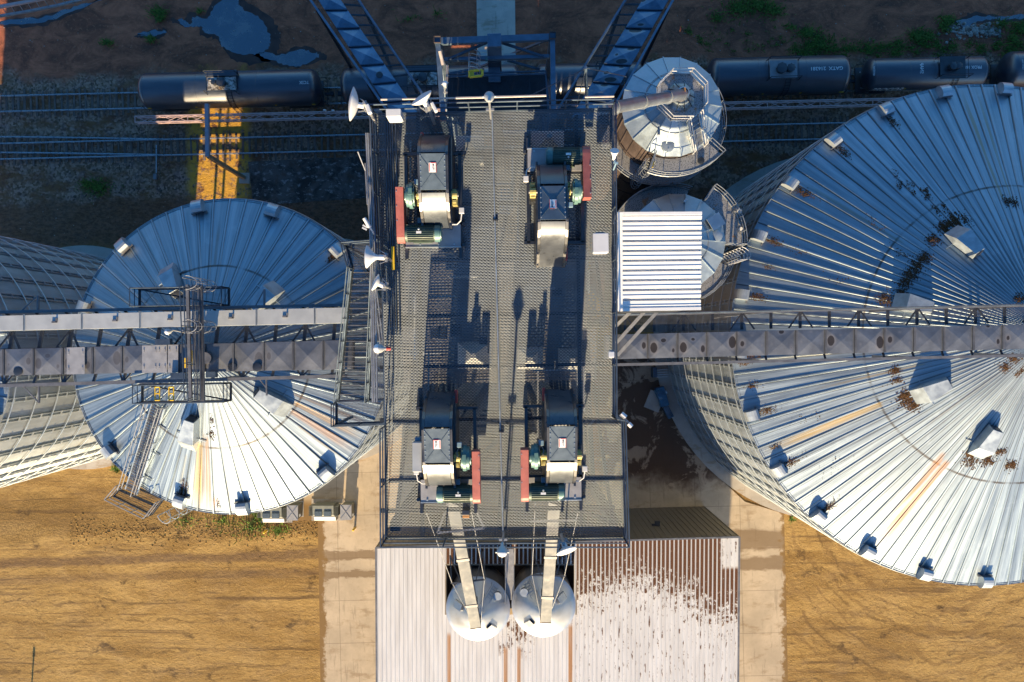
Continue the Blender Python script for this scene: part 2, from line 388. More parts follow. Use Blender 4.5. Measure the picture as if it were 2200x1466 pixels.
def mat_bldg_roof():
    """ribbed roof sheet; old grain lies in the pans between the ribs"""
    N=NT('ribbed_roof_sheet');o=N.obj();x,y,z=N.sep(o);u,v,_=N.sep(N.uv())
    n0=N.noise(N.comb(N.math('MULTIPLY',x,2.0),N.math('MULTIPLY',y,.18),0),1.0,5,.6)
    base=N.mix(N.step(n0,.3,.7),(.58,.565,.545),(.72,.71,.69))
    pan=N.math('FLOOR',N.math('DIVIDE',x,.333))
    rn=N.n.new('ShaderNodeTexWhiteNoise');rn.noise_dimensions='1D';N.l.new(pan,rn.inputs['W'])
    big=N.noise(N.comb(N.math('MULTIPLY',x,.16),0,0),1.0,3,.5)
    blk=N.noise(N.comb(N.math('MULTIPLY',pan,.7),N.math('MULTIPLY',y,1.6),1.0),1.3,5,.7)
    # depth of the grain measured down from the ridge
    ar=N.math('DIVIDE',N.math('SUBTRACT',u,19.8),5.2);ar=N.math('MINIMUM',N.math('MULTIPLY',N.math('MULTIPLY',ar,ar),2.0),3.0)
    edge=N.math('ADD',N.math('MULTIPLY',big,2.4),ar)
    dep=N.math('SUBTRACT',N.math('ADD',edge,2.0),v)           # metres above the lower limit of the grain
    sp2=N.noise(N.comb(N.math('ADD',N.math('MULTIPLY',x,1.2),N.math('MULTIPLY',pan,.25)),N.math('MULTIPLY',y,.9),2.0),1.5,6,.75)
    sp3=N.noise(N.comb(N.math('MULTIPLY',x,2.0),N.math('MULTIPLY',y,1.6),7.0),3.2,5,.8)
    dens=N.math('ADD',N.math('MULTIPLY',dep,.33),N.math('ADD',N.math('MULTIPLY',N.math('SUBTRACT',sp2,.5),4.8),N.math('MULTIPLY',N.math('SUBTRACT',sp3,.5),3.0)))
    m=N.step(dens,-.12,.14)
    m=N.math('MULTIPLY',m,N.step(u,15.4,15.6))
    m=N.math('MULTIPLY',m,N.math('SUBTRACT',1.0,N.math('MULTIPLY',N.step(N.math('ADD',u,N.math('MULTIPLY',sp3,1.2)),27.2,27.5),N.step(v,2.2,2.6,1,0))))
    sp=N.noise(N.comb(N.math('MULTIPLY',x,3.0),N.math('MULTIPLY',y,.7),5.0),1.6,5,.75)
    edgeln=N.math('ABSOLUTE',N.math('SUBTRACT',N.math('FRACT',N.math('DIVIDE',x,.333)),.5))
    drip=N.math('MULTIPLY',N.step(sp,.55,.60),N.math('MULTIPLY',N.step(edgeln,.22,.28,1,0),N.math('MULTIPLY',N.step(u,13.5,17.5),N.step(v,9.5,14.0,1,.0))))
    mid=N.math('MULTIPLY',N.step(N.noise(N.comb(N.math('MULTIPLY',x,1.6),N.math('MULTIPLY',y,.8),9.0),1.5,5,.75),.50,.58),N.math('MULTIPLY',N.math('MULTIPLY',N.step(u,9.3,9.6),N.step(u,12.0,12.4,1,0)),N.step(v,7.6,9.6,1,.0)))
    m=N.math('MAXIMUM',N.math('MAXIMUM',m,drip),mid)
    m=N.math('MULTIPLY',m,N.step(z,.012,.03,1,.12))
    gr=N.noise(o,14,4,.75)
    brown=N.mix(N.step(gr,.35,.65),(.042,.016,.007),(.17,.065,.026))
    c=N.mix(m,base,brown)
    rust=None
    for a,w,v0 in((5.62,.16,7.0),(10.02,.18,8.2),(11.05,.16,8.2),(15.05,.18,6.6)):
        k=N.math('SUBTRACT',1.0,N.step(N.math('ABSOLUTE',N.math('SUBTRACT',u,a)),w*.7,w))
        k=N.math('MULTIPLY',k,N.step(v,v0-.3,v0+.2))
        rust=k if rust is None else N.math('MAXIMUM',rust,k)
    c=N.mix(N.math('MULTIPLY',rust,N.step(n0,.2,.6,.55,.95)),c,(.42,.20,.065))
    N.set(c,N.math('ADD',.42,N.math('MULTIPLY',m,.5)),N.math('SUBTRACT',.12,N.math('MULTIPLY',m,.12)))
    N.bump(N.math('MULTIPLY',m,gr),.5,.05)
    return N.m
M['bldg_roof']=mat_bldg_roof()
def mat_cover(name,base,metal,stain):
    """conveyor cover sheet; UV 0..1 per panel, round grain-dust stains near the joints"""
    N=NT(name);u,v,_=N.sep(N.uv());o=N.obj()
    n1=N.noise(o,.9,5,.65);n2=N.noise(o,5,5,.7);n3=N.noise(o,.33,3,.5)
    c=N.mix(N.step(n1,.3,.7),tuple(b*.75 for b in base),tuple(b*1.15 for b in base))
    c=N.mix(N.math('MULTIPLY',N.step(n2,.5,.75),.3),c,tuple(b*.6 for b in base))
    iu=N.math('FLOOR',u);fu=N.math('SUBTRACT',u,iu)
    rw=N.n.new('ShaderNodeTexWhiteNoise');rw.noise_dimensions='1D';N.l.new(iu,rw.inputs['W'])
    r0=rw.outputs[0];rc=N.sep(rw.outputs['Color'])
    for cu,cv,ru,rv,k in((.86,.42,.13,.24,0),(.15,.45,.12,.20,1),(.5,.86,.12,.10,2)):
        vv=N.math('ADD',v,N.math('MULTIPLY',N.math('SUBTRACT',rc[k],.5),.3))
        d=N.math('SQRT',N.math('ADD',N.math('POWER',N.math('DIVIDE',N.math('SUBTRACT',fu,cu),ru),2.0),N.math('POWER',N.math('DIVIDE',N.math('SUBTRACT',vv,cv),rv),2.0)))
        d=N.math('ADD',d,N.math('MULTIPLY',N.math('SUBTRACT',n2,.5),.35))
        sz=N.step(rc[(k+1)%3],.35,.8,-.3,1.05) if k<2 else N.step(rc[0],.7,.85,0,.8)
        core=N.math('SUBTRACT',1.0,N.step(N.math('SUBTRACT',d,sz),-.10,.06))
        halo=N.math('SUBTRACT',1.0,N.step(N.math('SUBTRACT',d,sz),-.1,.9))
        c=N.mix(N.math('MULTIPLY',halo,.38*stain),c,(.44,.38,.32))
        c=N.mix(N.math('MULTIPLY',core,.9*stain),c,(.045,.036,.032))
    N.set(c,N.step(n1,.2,.8,.34,.52),metal)
    return N.m
M['cover']=mat_cover('conveyor_cover',(.20,.215,.235),.5,1.0);M['cover_left']=mat_cover('conveyor_cover_left',(.21,.22,.235),.5,.45)
M['cover_blue']=mat_cover('conveyor_cover_clean',(.15,.23,.32),.85,.12)
M['cover_dirty']=mat_cover('conveyor_cover_dirty',(.13,.20,.28),.8,.9)
def mat_tank():
    N=NT('tank_car_black');o=N.obj();x,y,z=N.sep(o)
    n=N.noise(N.scale(o,(.4,2,2)),1.4,5,.6);n2=N.noise(o,7,4,.7)
    c=N.mix(N.step(n,.3,.75),(.009,.017,.036),(.022,.034,.058))
    c=N.mix(N.math('MULTIPLY',N.step(n2,.55,.75),.35),c,(.075,.07,.06))
    N.set(c,N.step(n,.2,.8,.30,.45),0,.5);N.b.inputs['IOR'].default_value=2.1
    return N.m
M['tank_black']=mat_tank()
def mat_dome():
    N=NT('stained_dome_plate');o=N.obj();n=N.noise(o,3.2,6,.7);n2=N.noise(N.scale(o,(1,1,1),(3,5,1)),2.0,5,.65)
    c=N.mix(N.step(n,.40,.58),(.10,.085,.07),(.62,.60,.55));c=N.mix(N.step(n2,.58,.68),c,(.42,.20,.05))
    return N.set(c,.6)
M['dome_plate']=mat_dome()
def mat_chaff():
    N=NT('old_grain_chaff');oi=N.n.new('ShaderNodeNewGeometry')
    n=N.noise(N.pos(),9,4,.7);c=N.mix(N.step(n,.3,.7),(.028,.015,.008),(.13,.068,.030))
    c=N.mix(N.math('MULTIPLY',oi.outputs['Random Per Island'],.5),c,(.13,.07,.03))
    return N.set(c,.9,0,.2)
M['chaff']=mat_chaff()
def mat_grass():
    N=NT('weed_green');oi=N.n.new('ShaderNodeNewGeometry')
    c=N.mix(oi.outputs['Random Per Island'],(.04,.085,.016),(.15,.24,.03));return N.set(c,.75,0,.3)
M['grass']=mat_grass()
def mat_stone():
    N=NT('rubble_stone');oi=N.n.new('ShaderNodeNewGeometry');n=N.noise(N.pos(),6,4,.7)
    c=N.mix(oi.outputs['Random Per Island'],(.16,.13,.10),(.50,.46,.41));c=N.mix(N.math('MULTIPLY',n,.4),c,(.15,.12,.09));return N.set(c,.85)
M['stone']=mat_stone()

def mat_slab():
    N=NT('old_slab');p=N.pos();a=N.noise(p,.55,7,.72,.5);b=N.noise(N.scale(p,(1,1.6,1)),1.6,6,.7);c=N.mix(N.step(a,.40,.60),(.035,.026,.02),(.13,.105,.09))
    c=N.mix(N.math('MULTIPLY',N.step(b,.55,.62),.8),c,(.33,.30,.28));c=N.mix(N.math('MULTIPLY',N.step(N.noise(p,.9,5,.7),.55,.62),.6),c,(.10,.055,.03));return N.set(c,.75)
# ------------------------------------------------------------------ ground, paving, water
def sheet(name,poly,z,mat):
    m=MB();m.face([(p[0],p[1],z) for p in poly]);return m.build(name,mat,recalc=True)
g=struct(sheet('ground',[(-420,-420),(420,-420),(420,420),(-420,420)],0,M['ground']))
def pxpoly(pts,h=0):return [P(a,b,h) for a,b in pts]
def slab(name,poly,z,mat):
    m=MB();m.prism([(p[0],p[1]) for p in poly],-.2,z);return struct(m.build(name,mat))
slab('concrete_yard',pxpoly([(683,1118),(686,1290),(690,1560),(1694,1560),(1689,1290),(1684,1104),(1600,1078),(1500,985),(1440,880),(1436,770),(1000,770),(915,800),(905,860),(860,915),(780,968),(700,1032),(600,1085),(572,1120)]),.05,M['concrete'])
slab('concrete_path',pxpoly([(1023,-60),(1106,-60),(1108,150),(1026,150)]),.06,M['path'])
slab('concrete_pad',pxpoly([(533,348),(790,336),(800,425),(545,442)]),.03,mat_slab())
def blob(name,pts,z,mat,jit=.0,sub=6):
    """irregular outline: closed Catmull-Rom through surveyed points plus small noise"""
    q=[P(a,b,0) for a,b in pts];n=len(q);out=[]
    rnd=random.Random(len(pts)*31+int(pts[0][0]))
    for i in range(n):
        p0,p1,p2,p3=q[i-1],q[i],q[(i+1)%n],q[(i+2)%n]
        for k in range(sub):
            t=k/sub
            v=.5*((2*p1)+(p2-p0)*t+(2*p0-5*p1+4*p2-p3)*t*t+(3*p1-p0-3*p2+p3)*t**3)
            out.append((v.x+rnd.uniform(-jit,jit),v.y+rnd.uniform(-jit,jit)))
    m=MB();m.face([(a,b,z) for a,b in out]);return m.build(name,mat)
pud=[[(462,12),(505,-8),(520,18),(560,40),(578,72),(580,95),(566,112),(535,118),(500,112),(478,100),(470,80),(440,70),(432,58),(400,58),(382,45),(396,42),(410,52),(418,36),(445,40)],
 [(560,112),(600,118),(640,108),(672,112),(684,122),(650,140),(618,142),(592,132),(566,122)],
 [(298,72),(330,66),(358,68),(340,77),(305,77)],
 [(-6,50),(40,40),(90,38),(150,18),(200,4),(230,-6),(180,16),(130,36),(80,50),(20,54)],
 [(2054,44),(2078,40),(2100,34),(2150,36),(2180,34),(2215,28),(2215,38),(2160,42),(2100,46),(2080,62),(2070,58)]]
for i,p in enumerate(pud):
    struct(blob('puddle',p,.012,M['water'],.10))
    cx=sum(a for a,b in p)/len(p);cy=sum(b for a,b in p)/len(p)
    struct(blob('wet_mud',[(cx+(a-cx)*1.22+5*math.sin(k*2.3),cy+(b-cy)*1.3+5*math.cos(k*1.7)) for k,(a,b) in enumerate(p)],.006,M['wet_mud'],.14))
# ------------------------------------------------------------------ grain bins
CHAFF=MB()
crnd=random.Random(5)
def flakes(m,c,n,rad,normal=Vector((0,0,1)),size=(.02,.065),elong=None):
    n=int(n*2.6)
    normal=Vector(normal).normalized()
    x=normal.cross(Vector((0,1,.001))).normalized();y=normal.cross(x)
    if elong is not None:
        x=Vector(elong).normalized();y=normal.cross(x).normalized()
    for i in range(n):
        a=crnd.gauss(0,.45)*rad*(1.7 if elong is not None else 1);b=crnd.gauss(0,.42)*rad*(.7 if elong is not None else 1)
        p=c+x*a+y*b+normal*(crnd.random()*.07*max(0,1-math.hypot(a,b)/rad)+.015)
        s=crnd.uniform(*size);t=crnd.random()*6.28
        u=(x*math.cos(t)+y*math.sin(t))*s;w=(y*math.cos(t)-x*math.sin(t))*s*crnd.uniform(.35,.8)
        up=normal*s*crnd.uniform(.2,.6)
        m.raw([p-u,p+w*.9,p+u*.8,p-w,p+up],[(0,1,4),(1,2,4),(2,3,4),(3,0,4)])
class Bin:
    def __init__(s,c,Rr,eave,rise,label,nrib,streaks,seed,nst,nring,top_r=.9,mid=.56,rh=.072):
        s.c=Vector((c[0],c[1],0));s.R=Rr;s.eave=eave;s.rise=rise;s.rt=top_r;s.midr=mid*Rr;s.n=nrib
        s.t=thing('grain_bin',label,'grain bin',s.c,'corrugated grain bins')
        m=MB();n=144
        for i in range(n):
            a,b=2*math.pi*i/n,2*math.pi*(i+1)/n
            pa=s.c+Vector((math.cos(a),math.sin(a),0))*Rr;pb=s.c+Vector((math.cos(b),math.sin(b),0))*Rr
            up=Vector((0,0,eave));u0,u1=a*Rr,b*Rr
            m.face([pa,pb,pb+up,pa+up],[(u0,0),(u1,0),(u1,eave),(u0,eave)])
        s.wall=m.build('wall',M['bin_wall'],s.t,smooth=True,merge=True)
        m=MB()
        for i in range(nst):
            a=2*math.pi*(i+.4)/nst;q=Vector((math.cos(a),math.sin(a),0))
            tt=Vector((-q.y,q.x,0))
            for o in(-.11,.11):
                p=s.c+q*(Rr+.055)+tt*o
                m.beam(p,p+Vector((0,0,eave-.05)),.05,.10,up=q)
            for k in range(int(eave/1.15)):
                z=.6+k*1.15
                p=s.c+q*(Rr+.11)+Vector((0,0,z));m.beam(p-tt*.17,p+tt*.17,.05,.12)
        m.build('stiffener_columns',M['galv_light'],s.t)
        for k in range(nring):
            z=1.4+(eave-2.0)*k/(nring-1);m=MB();prev=None;nn=96
            pts=[s.c+Vector((math.cos(2*math.pi*i/nn)*(Rr+.19),math.sin(2*math.pi*i/nn)*(Rr+.19),z)) for i in range(nn+1)]
            m.path(pts,.038,5);m.build('wind_ring',M['galv_light'],s.t)
        m=MB();m.lathe(s.c,[(Rr+1.1,-.1),(Rr+1.1,.16),(Rr+.02,.22)],72);m.build('foundation_ring',M['pad'],s.t)
        # roof
        m=MB();rings=[(s.rt,.035,0.0),(s.midr+.12,.04,0.0),(s.midr,.04,-.035),(Rr*.80,rh,-.035),(Rr+.12,rh,-.035)]
        # lateral stations in one rib bay: offset (m) from the rib line at each side, minor corrugations between
        st=[('o',-.065,0),('o',-.036,1),('o',.036,1),('o',.065,0),('f',.27,0),('f',.31,.04),('f',.35,0),('f',.64,0),('f',.68,.04),('f',.72,0)]
        grid=[];uvs=[]
        for (r,hr,dz) in rings:
            row=[];uu=[];arc=2*math.pi*r/nrib
            for i in range(nrib):
                for kind,o,hh in st:
                    off=o if kind=='o' else None
                    if kind=='o': fr=max(-.16,min(.16,o/arc))*1.0 if arc>0 else 0
                    else: fr=o
                    th=2*math.pi*(i+fr)/nrib
                    z=eave+(Rr-r)/Rr*rise+hr*hh+dz
                    row.append(s.c+Vector((math.cos(th)*r,math.sin(th)*r,z)));uu.append((math.degrees(th),r))
            grid.append(row);uvs.append(uu)
        k=len(grid[0])
        for a in range(len(rings)-1):
            for i in range(k):
                j=(i+1)%k
                w=360 if j==0 else 0
                U=[uvs[a][i],(uvs[a][j][0]+w,uvs[a][j][1]),(uvs[a+1][j][0]+w,uvs[a+1][j][1]),uvs[a+1][i]]
                m.face([grid[a][i],grid[a][j],grid[a+1][j],grid[a+1][i]],U)
        s.roof=m.build('roof',mat_roof('roof_sheet_%d'%seed,streaks,seed,nrib,s.midr),s.t,merge=False)
        m=MB();m.lathe(s.c,[(s.rt+.15,eave+rise*(1-(s.rt+.15)/Rr)+.1),(s.rt,eave+rise*(1-s.rt/Rr)+.45),(.3,eave+rise+.35),(.0,eave+rise+.38)],24)
        m.build('peak_cap',M['galv'],s.t)
        # eave rim
        m=MB();nn=120
        m.lathe(s.c,[(Rr+.10,eave-.16),(Rr+.13,eave-.16),(Rr+.13,eave-.045),(Rr+.10,eave-.045)],nn)
        m.build('eave_rim',M['galv'],s.t)
    def z(s,r): return s.eave+(s.R-r)/s.R*s.rise
    def at(s,px,py,dh=0):
        h=s.eave
        for _ in range(12):
            p=P(px,py,h);h=s.z((Vector((p.x,p.y,0))-s.c).length)+dh
        return P(px,py,h)
    def pol(s,deg,r,dz=0):
        a=R(deg);return s.c+Vector((math.cos(a)*r,math.sin(a)*r,s.z(r)+dz))
    def frame(s,deg):
        a=R(deg);q=Vector((math.cos(a),math.sin(a),0));t=Vector((-q.y,q.x,0))
        sl=(q*s.R+Vector((0,0,-s.rise))).normalized()   # downhill
        nn=t.cross(sl).normalized()
        if nn.z<0:nn=-nn
        return q,t,sl,nn
    def eave_vent(s,deg,chaff=False,w=.62):
        q,t,sl,nn=s.frame(deg)
        a=s.pol(deg,s.R-.62);m=MB()
        prof=[(0,-.02),(0,.42)]+[(.16+.0+ .62*math.sin(R(x)),.42*1.0-.55*(1-math.cos(R(x)))+.10) for x in range(0,95,15)]+[(.72,-.35)]
        def pt(o,pz,sd):return a+q*o+Vector((0,0,pz))+t*sd*w/2
        A=[pt(x,z,-1) for x,z in prof];B=[pt(x,z,1) for x,z in prof]
        m.loft(A,B)
        v=m.build('eave_vent',M['galv_light'],s.t)
        m=MB();m.beam(a-t*(w/2+.16)+Vector((0,0,.06)),a+t*(w/2+.16)+Vector((0,0,.06)),.07,.12)
        m.beam(a-q*.02-t*.26+Vector((0,0,.2)),a-q*.02+t*.26+Vector((0,0,.2)),.03,.26)
        m.build('vent_flange',M['galv_dark'],v)
        if chaff: flakes(CHAFF,s.pol(deg,s.R-1.15),70,.42,nn,elong=sl)
        return v
    def mid_vent(s,px,py,L=2.0,w=1.0):
        p=s.at(px,py);r=(Vector((p.x,p.y,0))-s.c).length;deg=math.degrees(math.atan2(p.y-s.c.y,p.x-s.c.x))
        q,t,sl,nn=s.frame(deg);m=MB();p=s.pol(deg,r)
        def pt(l,o,h):return p+sl*l+t*o+nn*h
        # duct widening downhill, then a sloping lid
        A=[pt(-L*.55,-w*.30,.02),pt(-L*.55,w*.30,.02),pt(-L*.55,w*.30,.72),pt(-L*.55,-w*.30,.72)]
        B=[pt(L*.12,-w*.5,.02),pt(L*.12,w*.5,.02),pt(L*.12,w*.5,.80),pt(L*.12,-w*.5,.80)]
        C=[pt(L*.5,-w*.46,.02),pt(L*.5,w*.46,.02),pt(L*.5,w*.46,.16),pt(L*.5,-w*.46,.16)]
        m.loft(A,B);m.loft([v+sl*.003 for v in B],C)
        v=m.build('roof_vent',M['galv'],s.t,bevel=.015)
        m=MB();m.loft([pt(-L*.56,-w*.24,.10),pt(-L*.56,w*.24,.10),pt(-L*.56,w*.24,.64),pt(-L*.56,-w*.24,.64)],[pt(-L*.57,-w*.24,.10),pt(-L*.57,w*.24,.10),pt(-L*.57,w*.24,.64),pt(-L*.57,-w*.24,.64)])
        m.build('vent_opening',M['black_paint'],v)
        m=MB()
        for o in(-1,1):m.beam(pt(L*.12,o*w*.5,.05),pt(L*.12,o*w*.95,.03),.04,.05,up=nn)
        m.build('vent_bracket',M['galv'],v)
        return p,deg,r,sl,nn
def center(px,py,h):p=P(px,py,h);return (p.x,p.y)
RUST=(.42,.19,.055);OCH=(.50,.34,.11);GREYST=(.20,.19,.17)
big=Bin(center(2110,720,22.4),15.83,22.4,6.7,'largest corrugated grain bin, filling the right side of the photo',120,
  [(208.2,1.3,8.8,16,OCH,.8),(209.4,.6,9,16,(.30,.26,.2),.5),(242.8,1.5,8.5,15.2,RUST,.7),(240.4,1.0,8.5,13.5,RUST,.65),(239.3,1.2,8.2,10.4,RUST,.6),
   (95,.7,8,16,(.30,.22,.10),.7),(91.5,.5,8,16,(.30,.22,.10),.6),(140,.7,8.5,15.5,(.30,.24,.12),.5),(186,1.0,8.5,16,(.33,.30,.22),.5),(196.5,.5,6,12,OCH,.5),(225,.6,2,8,(.25,.2,.14),.5)],1,72,10)
for k in range(26):
    a=85.4+14.2*k
    if a>290:break
    big.eave_vent(a,chaff=108<a<230)
for x,y in((2068,522),(1997,837),(2112,948),(1958,655)):
    p,deg,r,sl,nn=big.mid_vent(x,y,2.0,1.0)
    flakes(CHAFF,p+sl*1.45-0*nn,110,.55,nn)
for x,y,n,rr in((1985,553,130,.5),(1970,572,120,.45),(1957,590,130,.5),(1944,607,110,.45),(1936,628,90,.4),(1930,650,60,.35),(2052,478,130,.5),(2028,492,90,.4),(2004,516,120,.45),(2075,470,40,.35),
   (1922,798,90,.35),(1926,818,50,.3),(1944,850,120,.45),(1962,872,110,.45),(2084,975,70,.35),(2122,990,110,.45),(2172,1000,110,.45),(2150,970,60,.35),(2180,770,70,.4),(2160,790,70,.4),(2190,800,50,.3),
   (1940,545,30,.5),(1600,780,40,.3),(1650,575,18,.3),(1745,420,12,.4),(1720,545,10,.5),(1800,600,10,.6),(1880,480,12,.5),(2165,432,70,.4),(2182,438,40,.3),(2190,640,60,.4),(1615,830,30,.35),(1665,960,20,.3),(1735,900,8,.7),(1790,1000,8,.8)):
    p=big.at(x,y);q,t,sl,nn=big.frame(math.degrees(math.atan2(p.y-big.c.y,p.x-big.c.x)));flakes(CHAFF,p,n,rr,nn,elong=sl if n<60 else None)
for i in range(46):   # a trail of droppings along the panels
    f=crnd.random();x=1920+f*140+crnd.gauss(0,7);y=375+f*105+crnd.gauss(0,8)
    p=big.at(x,y);q,t,sl,nn=big.frame(math.degrees(math.atan2(p.y-big.c.y,p.x-big.c.x)));flakes(CHAFF,p,crnd.randint(3,9),.16,nn,elong=sl)
SE=25.55;SD=H-SE
lb=Bin(center(494,766,SE),9.3,SE,3.95,'mid-sized grain bin with a roof stair, left of the elevator tower',60,
  [(257.6,2.6,5.0,9.6,OCH,.75),(262.2,1.8,4.6,9.6,(.33,.20,.10),.75),(260,.9,4.4,9.4,(.12,.07,.04),.7),(264.8,1.9,8.4,9.5,RUST,.75),(268.5,1.6,7.0,9.4,(.42,.30,.18),.5),(323,2.4,5.2,9.5,RUST,.6),(328.5,2.0,5.0,9.5,(.45,.27,.10),.65),(334,1.4,4.8,9.4,(.25,.16,.10),.65),(318,.7,6,9.5,(.4,.3,.18),.5),(93,1.2,5.2,8.4,(.20,.15,.11),.6),(30,2.2,5,9.4,(.12,.12,.12),.55),(250,.9,6,9,(.33,.30,.2),.5)],2,44,11,top_r=.7,rh=.085)
for a in(44,72.9,101.3,133.5,160.9,218.6,251.8,275.6,310):lb.eave_vent(a,chaff=a in(251.8,))
for x,y in((374,604),(572,642),(413,930),(588,862)):lb.mid_vent(x,y,2.1,.95)
fb=Bin(center(-313,787,SE),9.15,SE,3.95,'grain bin at the left edge of the photo showing mostly its gridded wall',60,[(20,2,5,9,RUST,.4)],3,44,11,top_r=.7)
for a in(-20,14,45):fb.eave_vent(a)
for x,y,n,rr in((455,935,25,.3),(390,1062,60,.3),(470,1085,14,.3),(455,905,15,.25),(715,552,60,.3)):
    p=lb.at(x,y);q,t,sl,nn=lb.frame(math.degrees(math.atan2(p.y-lb.c.y,p.x-lb.c.x)));flakes(CHAFF,p,n,rr,nn,elong=sl)
# unseen box and pipes added between the smaller bins to end the sunlit strip
t=thing('shade_blocker','unseen box added in the gap between the two left bins to shade the ground behind','conveyor',(lb.c.x-12,-1.2,7.5))
m=MB();x0,x1=fb.c.x+9.0,lb.c.x-9.0;m.box(((x0+x1)/2,-1.2,8.6),(x1-x0,1.2,2.2));m.build('casing',M['galv'],t)
for z in(7.18,6.86):
    m=MB();m.tube((x0,-1.2,z),(x1,-1.2,z),.06,8);m.build('pipe',M['galv_dark'],t)
m=MB()
for i in range(7):
    x=x0+(x1-x0)*(.38+.09*i);m.beam((x,-1.2,6.86),(x,-1.2,7.55),.09,.09)
for xx in (x0+.45*(x1-x0),x0+.62*(x1-x0)):
    for dy in(-.5,.5):m.beam((xx,-1.2+dy,0),(xx,-1.2+dy,7.5),.16)
m.build('support_leg',M['galv_dark'],t)
M['smooth_steel']=paint('smooth_steel',(.55,.56,.56),.38,.6,.10,1.0,(.35,.30,.24),.16)
# ------------------------------------------------------------------ receiving building with ribbed roof
EB=11.4
t=thing('receiving_building','low building with a white ribbed metal roof half covered in brown grain','building',(3.5,-25,0))
BX0=(808-1100)*61.6/F; BX1=(1588-1100)*61.6/F; BYL=-(1176-733)*61.6/F; BYR=-(1153-733)*61.6/F; BY1=-52
def by(x): return BYL+(BYR-BYL)*(x-BX0)/(BX1-BX0)
m=MB()
PITX0,PITX1=(957-1100)*61.6/F,(1238-1100)*61.6/F; PITY=-(1322-733)*61.6/F
step=.333;x=BX0;SL=.03
yq=-(1212-733)*61.6/F
def rib(m,x,xe,ya_f,yb,uvf=None):
    for xa,xc,za,zc in((x,x+.05,0,.06),(x+.05,x+.09,.06,.06),(x+.09,x+.14,.06,0),(x+.14,xe,0,0)):
        xa=min(xa,xe);xc=min(xc,xe)
        if xc-xa<.002:continue
        A,B=ya_f(xa),ya_f(xc)
        uv=[(xa-BX0,by(xa)-A),(xc-BX0,by(xc)-B),(xc-BX0,by(xc)-yb),(xa-BX0,by(xa)-yb)]
        if uvf:uv=[(16.8,.5),(17,.5),(17,2.0),(16.8,2.0)]
        m.face([(xa-BX0,A-BYL,za),(xc-BX0,B-BYL,zc),(xc-BX0,yb-BYL,zc),(xa-BX0,yb-BYL,za)],uv)
while x<BX1-.01:
    xb=min(x+step,BX1)
    if PITX0<(x+xb)/2<PITX1:
        rib(m,x,xb,lambda q:PITY,BY1);rib(m,x,xb,by,yq,True)
    else: rib(m,x,xb,by,BY1)
    x=xb
roof=m.build('roof',M['bldg_roof'],None)
roof.parent=t;roof.location=(BX0-t.location.x,BYL-t.location.y,EB);roof.rotation_euler=(SL,0,0)
def rz(y):return EB+(y-BYL)*SL
m=MB()
NW,NE=Vector((BX0,by(BX0)-.02,0)),Vector((BX1,by(BX1)-.02,0));SW,SEc=Vector((BX0,BY1,0)),Vector((BX1,BY1,0))
def wall_ribbed(m,a,b,ha,hb):
    d=(b-a);L=d.length;d.normalize();nrm=Vector((d.y,-d.x,0))*-1
    k=int(L/.45);ha=Vector((0,0,ha));hb=Vector((0,0,hb))
    m.face([a,b,b+hb,a+ha])
    for i in range(k+1):
        p=a+d*(L*i/k);m.beam(p,p+ha.lerp(hb,i/k)-Vector((0,0,.03)),.06,.09,up=nrm)
hn=EB-.15;hs=rz(BY1)-.15
wall_ribbed(m,NW,NE,hn,hn);m.build('north_wall',M['tan_wall'],t)
m=MB();wall_ribbed(m,NE,SEc,hn,hs);m.build('side_wall',M['tan_wall'],t)
m=MB();wall_ribbed(m,SW,NW,hs,hn);m.build('side_wall',M['tan_wall'],t)
for a,b in((NW,NE),(NE,SEc),(NW,SW)):
    m=MB();m.beam(a+Vector((0,0,rz(a.y)+.02)),b+Vector((0,0,rz(b.y)+.02)),.14,.16);m.build('eave_trim',M['beam'],t)
m=MB();py0=-(1214-733)*61.6/F
m.box(((PITX0+PITX1)/2,(py0+PITY)/2,EB-1.6),(PITX1-PITX0-.02,py0-PITY,.1))
m.build('roof_valley',paint('dirty_valley',(.05,.035,.025),.8,0,.4,3,(.10,.06,.03),.4),t)
m=MB()
for xx in(PITX0,PITX1):m.box((xx,(py0+PITY)/2,EB-.85),(.1,py0-PITY,1.55))
m.box(((PITX0+PITX1)/2,py0,EB-.85),(PITX1-PITX0-.12,.1,1.55));m.build('valley_kerb',M['tan_wall'],t)
# wall lamp on the north wall
p=P(1412,1115,7.2);m=MB();m.box((p.x,by(p.x)+.22,7.2),(.42,.4,.3));m.box((p.x-.3,by(p.x)+.12,7.25),(.3,.2,.12));m.build('wall_lamp',M['black_paint'],t,bevel=.03)

